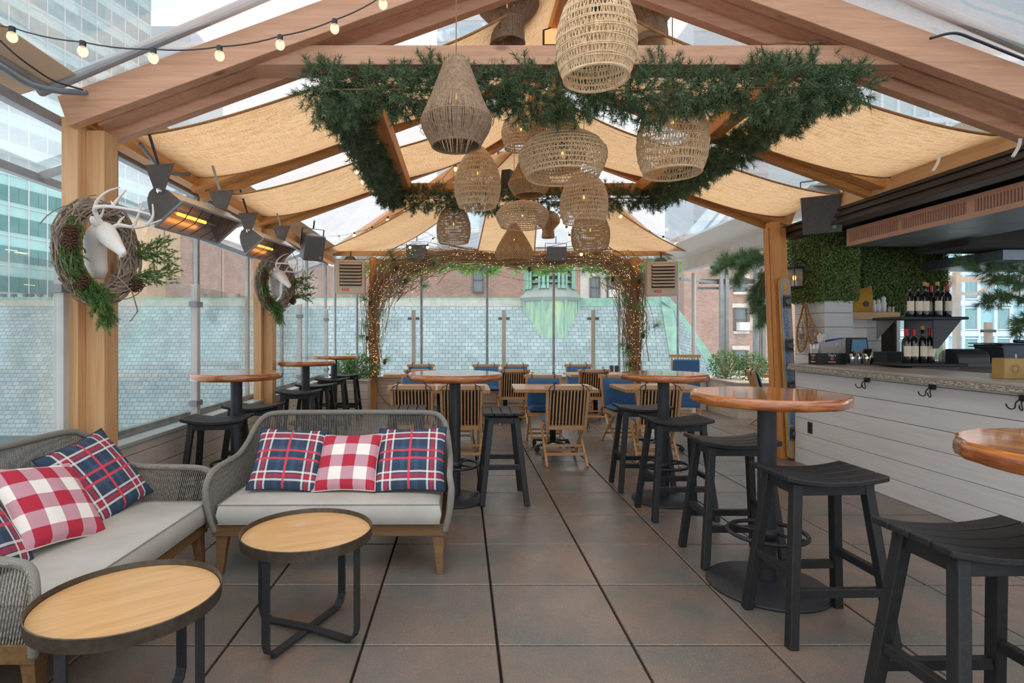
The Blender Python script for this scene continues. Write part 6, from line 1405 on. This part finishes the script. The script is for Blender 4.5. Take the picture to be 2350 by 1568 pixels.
# ---- wreaths with deer heads
AX = Vector((.985, -.17, 0)).normalized(); TH = Vector((.17, .985, 0)).normalized(); UP = Vector((0, 0, 1))
W0 = Vector((-2.16, 3.335, 1.895))
def wreath(seed):
    t = thing('twig_wreath', '', 'wreath', tuple(W0)); g = random.Random(seed)
    def tp(a, ph, rr, R0=.25): return (TH*math.cos(a)+UP*math.sin(a)*1.04)*(R0+rr*math.cos(ph))+AX*(rr*math.sin(ph))
    m = MB()
    for _ in range(360):
        a0 = g.random()*6.28; ln_ = g.uniform(.7, 2.2); p0, p1 = g.random()*6.28, g.random()*6.28; r0, r1 = g.uniform(.01, .07), g.uniform(.01, .075); K = 8
        if g.random() < .02: r1 = g.uniform(.12, .22)
        m.tube([tp(a0+ln_*i/K, p0+(p1-p0)*i/K, r0+(r1-r0)*i/K) for i in range(K+1)], g.uniform(.0025, .0055), 4)
    m.build('twigs', TWIGG, t)['kind'] = 'stuff'
    ks = np.array; pts = []; ax = []
    gg = np.random.default_rng(seed)
    for a0, a1, dens in ((2.5, 4.45, 300), (4.3, 4.7, 60)):
        for _ in range(dens): a = gg.uniform(a0, a1); ph = gg.uniform(.6, 2.6); p = tp(a, ph, gg.uniform(.02, .075)); pts.append(tuple(p)); d = -TH*math.sin(a)+UP*math.cos(a); ax.append(tuple(d*1.0-UP*.7+AX*.4+.4*Vector(gg.normal(size=3))))
    for _ in range(150): s = gg.random(); p = TH*(-.13+.10*s)+AX*.09-UP*(.20+.20*s)+Vector(gg.normal(size=3))*.02; pts.append(tuple(p)); ax.append(tuple(-UP+.35*Vector(gg.normal(size=3))))
    for b, n in ((Vector(TH*.22+AX*.05+UP*.02), 5), (Vector(TH*.20+AX*.05-UP*.14), 4)):
        for k in range(n):
            e = b+(TH*.55+AX*.2).normalized()*gg.uniform(.18, .30)+UP*gg.uniform(-.06, .16)
            for s in np.linspace(0, 1, 20): pts.append(tuple(b.lerp(e, s)+Vector(gg.normal(size=3))*.012)); ax.append(tuple((e-b).normalized()+.5*Vector(gg.normal(size=3))))
    V, Fc = needles(np.array(pts), np.array(ax), 30, .06, .018, .0038, .5, seed); np_obj('cedar_sprays', V, Fc, CEDARN, t)['kind'] = 'stuff'
    for a, b in ((2.9, .08), (3.1, .07), (5.6, .06), (3.9, -.05)):
        m = MB(); conemesh(m, tp(a, 1.2, .075), .04, (random.random(), -1, -.6)); m.build('pine_cone', CONE, t)
    return t
def deer():
    t = thing('deer_head', '', 'sculpture', tuple(W0)); Q = lambda u, v, Y: P(u, v, Y)-W0
    path = [Q(222, 634, 3.33), Q(221, 615, 3.30), Q(219, 590, 3.27), Q(219, 562, 3.23), Q(224, 542, 3.19), Q(238, 532, 3.14), Q(250, 543, 3.10), Q(261, 556, 3.06), Q(271, 568, 3.03), Q(280, 578, 3.0), Q(285, 583, 2.985)]
    rad = [.040, .066, .068, .070, .066, .058, .055, .045, .033, .026, .014]
    pts = catmull(path, 4); n = 20; vs = []; sd = Vector((.35, .94, 0)).normalized(); k = len(pts)
    for i, p in enumerate(pts):
        s = i/4; q = min(int(s), len(rad)-2); fr = s-q; r = rad[q]*(1-fr)+rad[q+1]*fr; tg = (pts[min(i+1, k-1)]-pts[max(i-1, 0)]).normalized(); o = tg.cross(sd).normalized()
        for j in range(n): a = 2*PI*j/n; vs.append(p+sd*(r*.86*math.cos(a))+o*(r*math.sin(a)))
    m = MB(); m.add(vs, [(i*n+j, i*n+(j+1) % n, (i+1)*n+(j+1) % n, (i+1)*n+j) for i in range(k-1) for j in range(n)]+[tuple(range(n))[::-1], tuple((k-1)*n+j for j in range(n))])
    m.ball(Q(262, 541, 3.05), .014, 8, 6); m.ball(Q(284, 580, 2.975), .009, 6, 4); m.ball(Q(280, 586, 3.0), .013, 8, 5)
    m.build('head', PLASTER, t, smooth=True)
    for b, c in ((Q(226, 520, 3.12), Q(209, 497, 3.05)), (Q(246, 527, 3.22), Q(262, 548, 3.38))):
        e = MB(); e.tube([b, b.lerp(c, .4), b.lerp(c, .75), c], [.012, .024, .020, .004], 10); e.build('ear', PLASTER, t, smooth=True)
    def beam_(ps, r0, r1): L = catmull(ps, 5); return L, [r0+(r1-r0)*i/(len(L)-1) for i in range(len(L))]
    for main, tines in (([Q(240, 524, 3.12), Q(226, 502, 3.08), Q(217, 480, 3.04), Q(232, 474, 3.0), Q(262, 475, 2.95), Q(300, 481, 2.91), Q(345, 492, 2.88)],
                         (([Q(218, 478, 3.04), Q(224, 460, 3.02), Q(246, 440, 3.0), Q(275, 430, 2.98)], .012), ([Q(258, 474, 2.96), Q(270, 458, 2.95), Q(290, 435, 2.94)], .011), ([Q(229, 500, 3.08), Q(236, 488, 3.06), Q(238, 476, 3.05)], .009), ([Q(262, 472, 2.95), Q(254, 462, 2.96)], .007))),
                        ([Q(252, 528, 3.14), Q(266, 519, 3.16), Q(280, 518, 3.16), Q(310, 522, 3.14), Q(335, 518, 3.11), Q(370, 505, 3.06)],
                         (([Q(270, 519, 3.16), Q(276, 506, 3.17), Q(286, 497, 3.18)], .011), ([Q(306, 521, 3.14), Q(317, 495, 3.13), Q(328, 461, 3.12)], .011), ([Q(338, 517, 3.10), Q(351, 497, 3.08), Q(350, 468, 3.07)], .011)))):
        a = MB(); L, rr = beam_(main, .016, .004); a.tube(L, rr, 9)
        for ps, r in tines: L, rr = beam_(ps, r, .003); a.tube(L, rr, 8)
        a.build('antler', PLASTER, t, smooth=True)
    MB().beam(Q(222, 620, 3.36), Q(222, 560, 3.36), .09, .05, up=(0, 1, 0)).build('mount_plate', PLASTER, t, bevel=.01)
    return t
w1 = wreath(5); w1['label'] = 'twig wreath with cedar sprays and cones on the nearest pine post'; d1 = deer(); d1['label'] = 'white antlered deer head on the wreath of the nearest pine post'
w2 = wreath(8); W1 = Vector((-2.13, 6.40, 1.98)); w2['label'] = 'twig wreath with greenery on the second pine post, farther away'; w2.location = W1; w2.rotation_euler = (0, 0, R(-12)); d2 = dup(d1, W1, R(-10), 'white antlered deer head on the farther post, smaller in the picture')
for o in (w1, w2): o['group'] = 'wreaths on the left posts'
for o in (d1, d2): o['group'] = 'deer heads on the left posts'
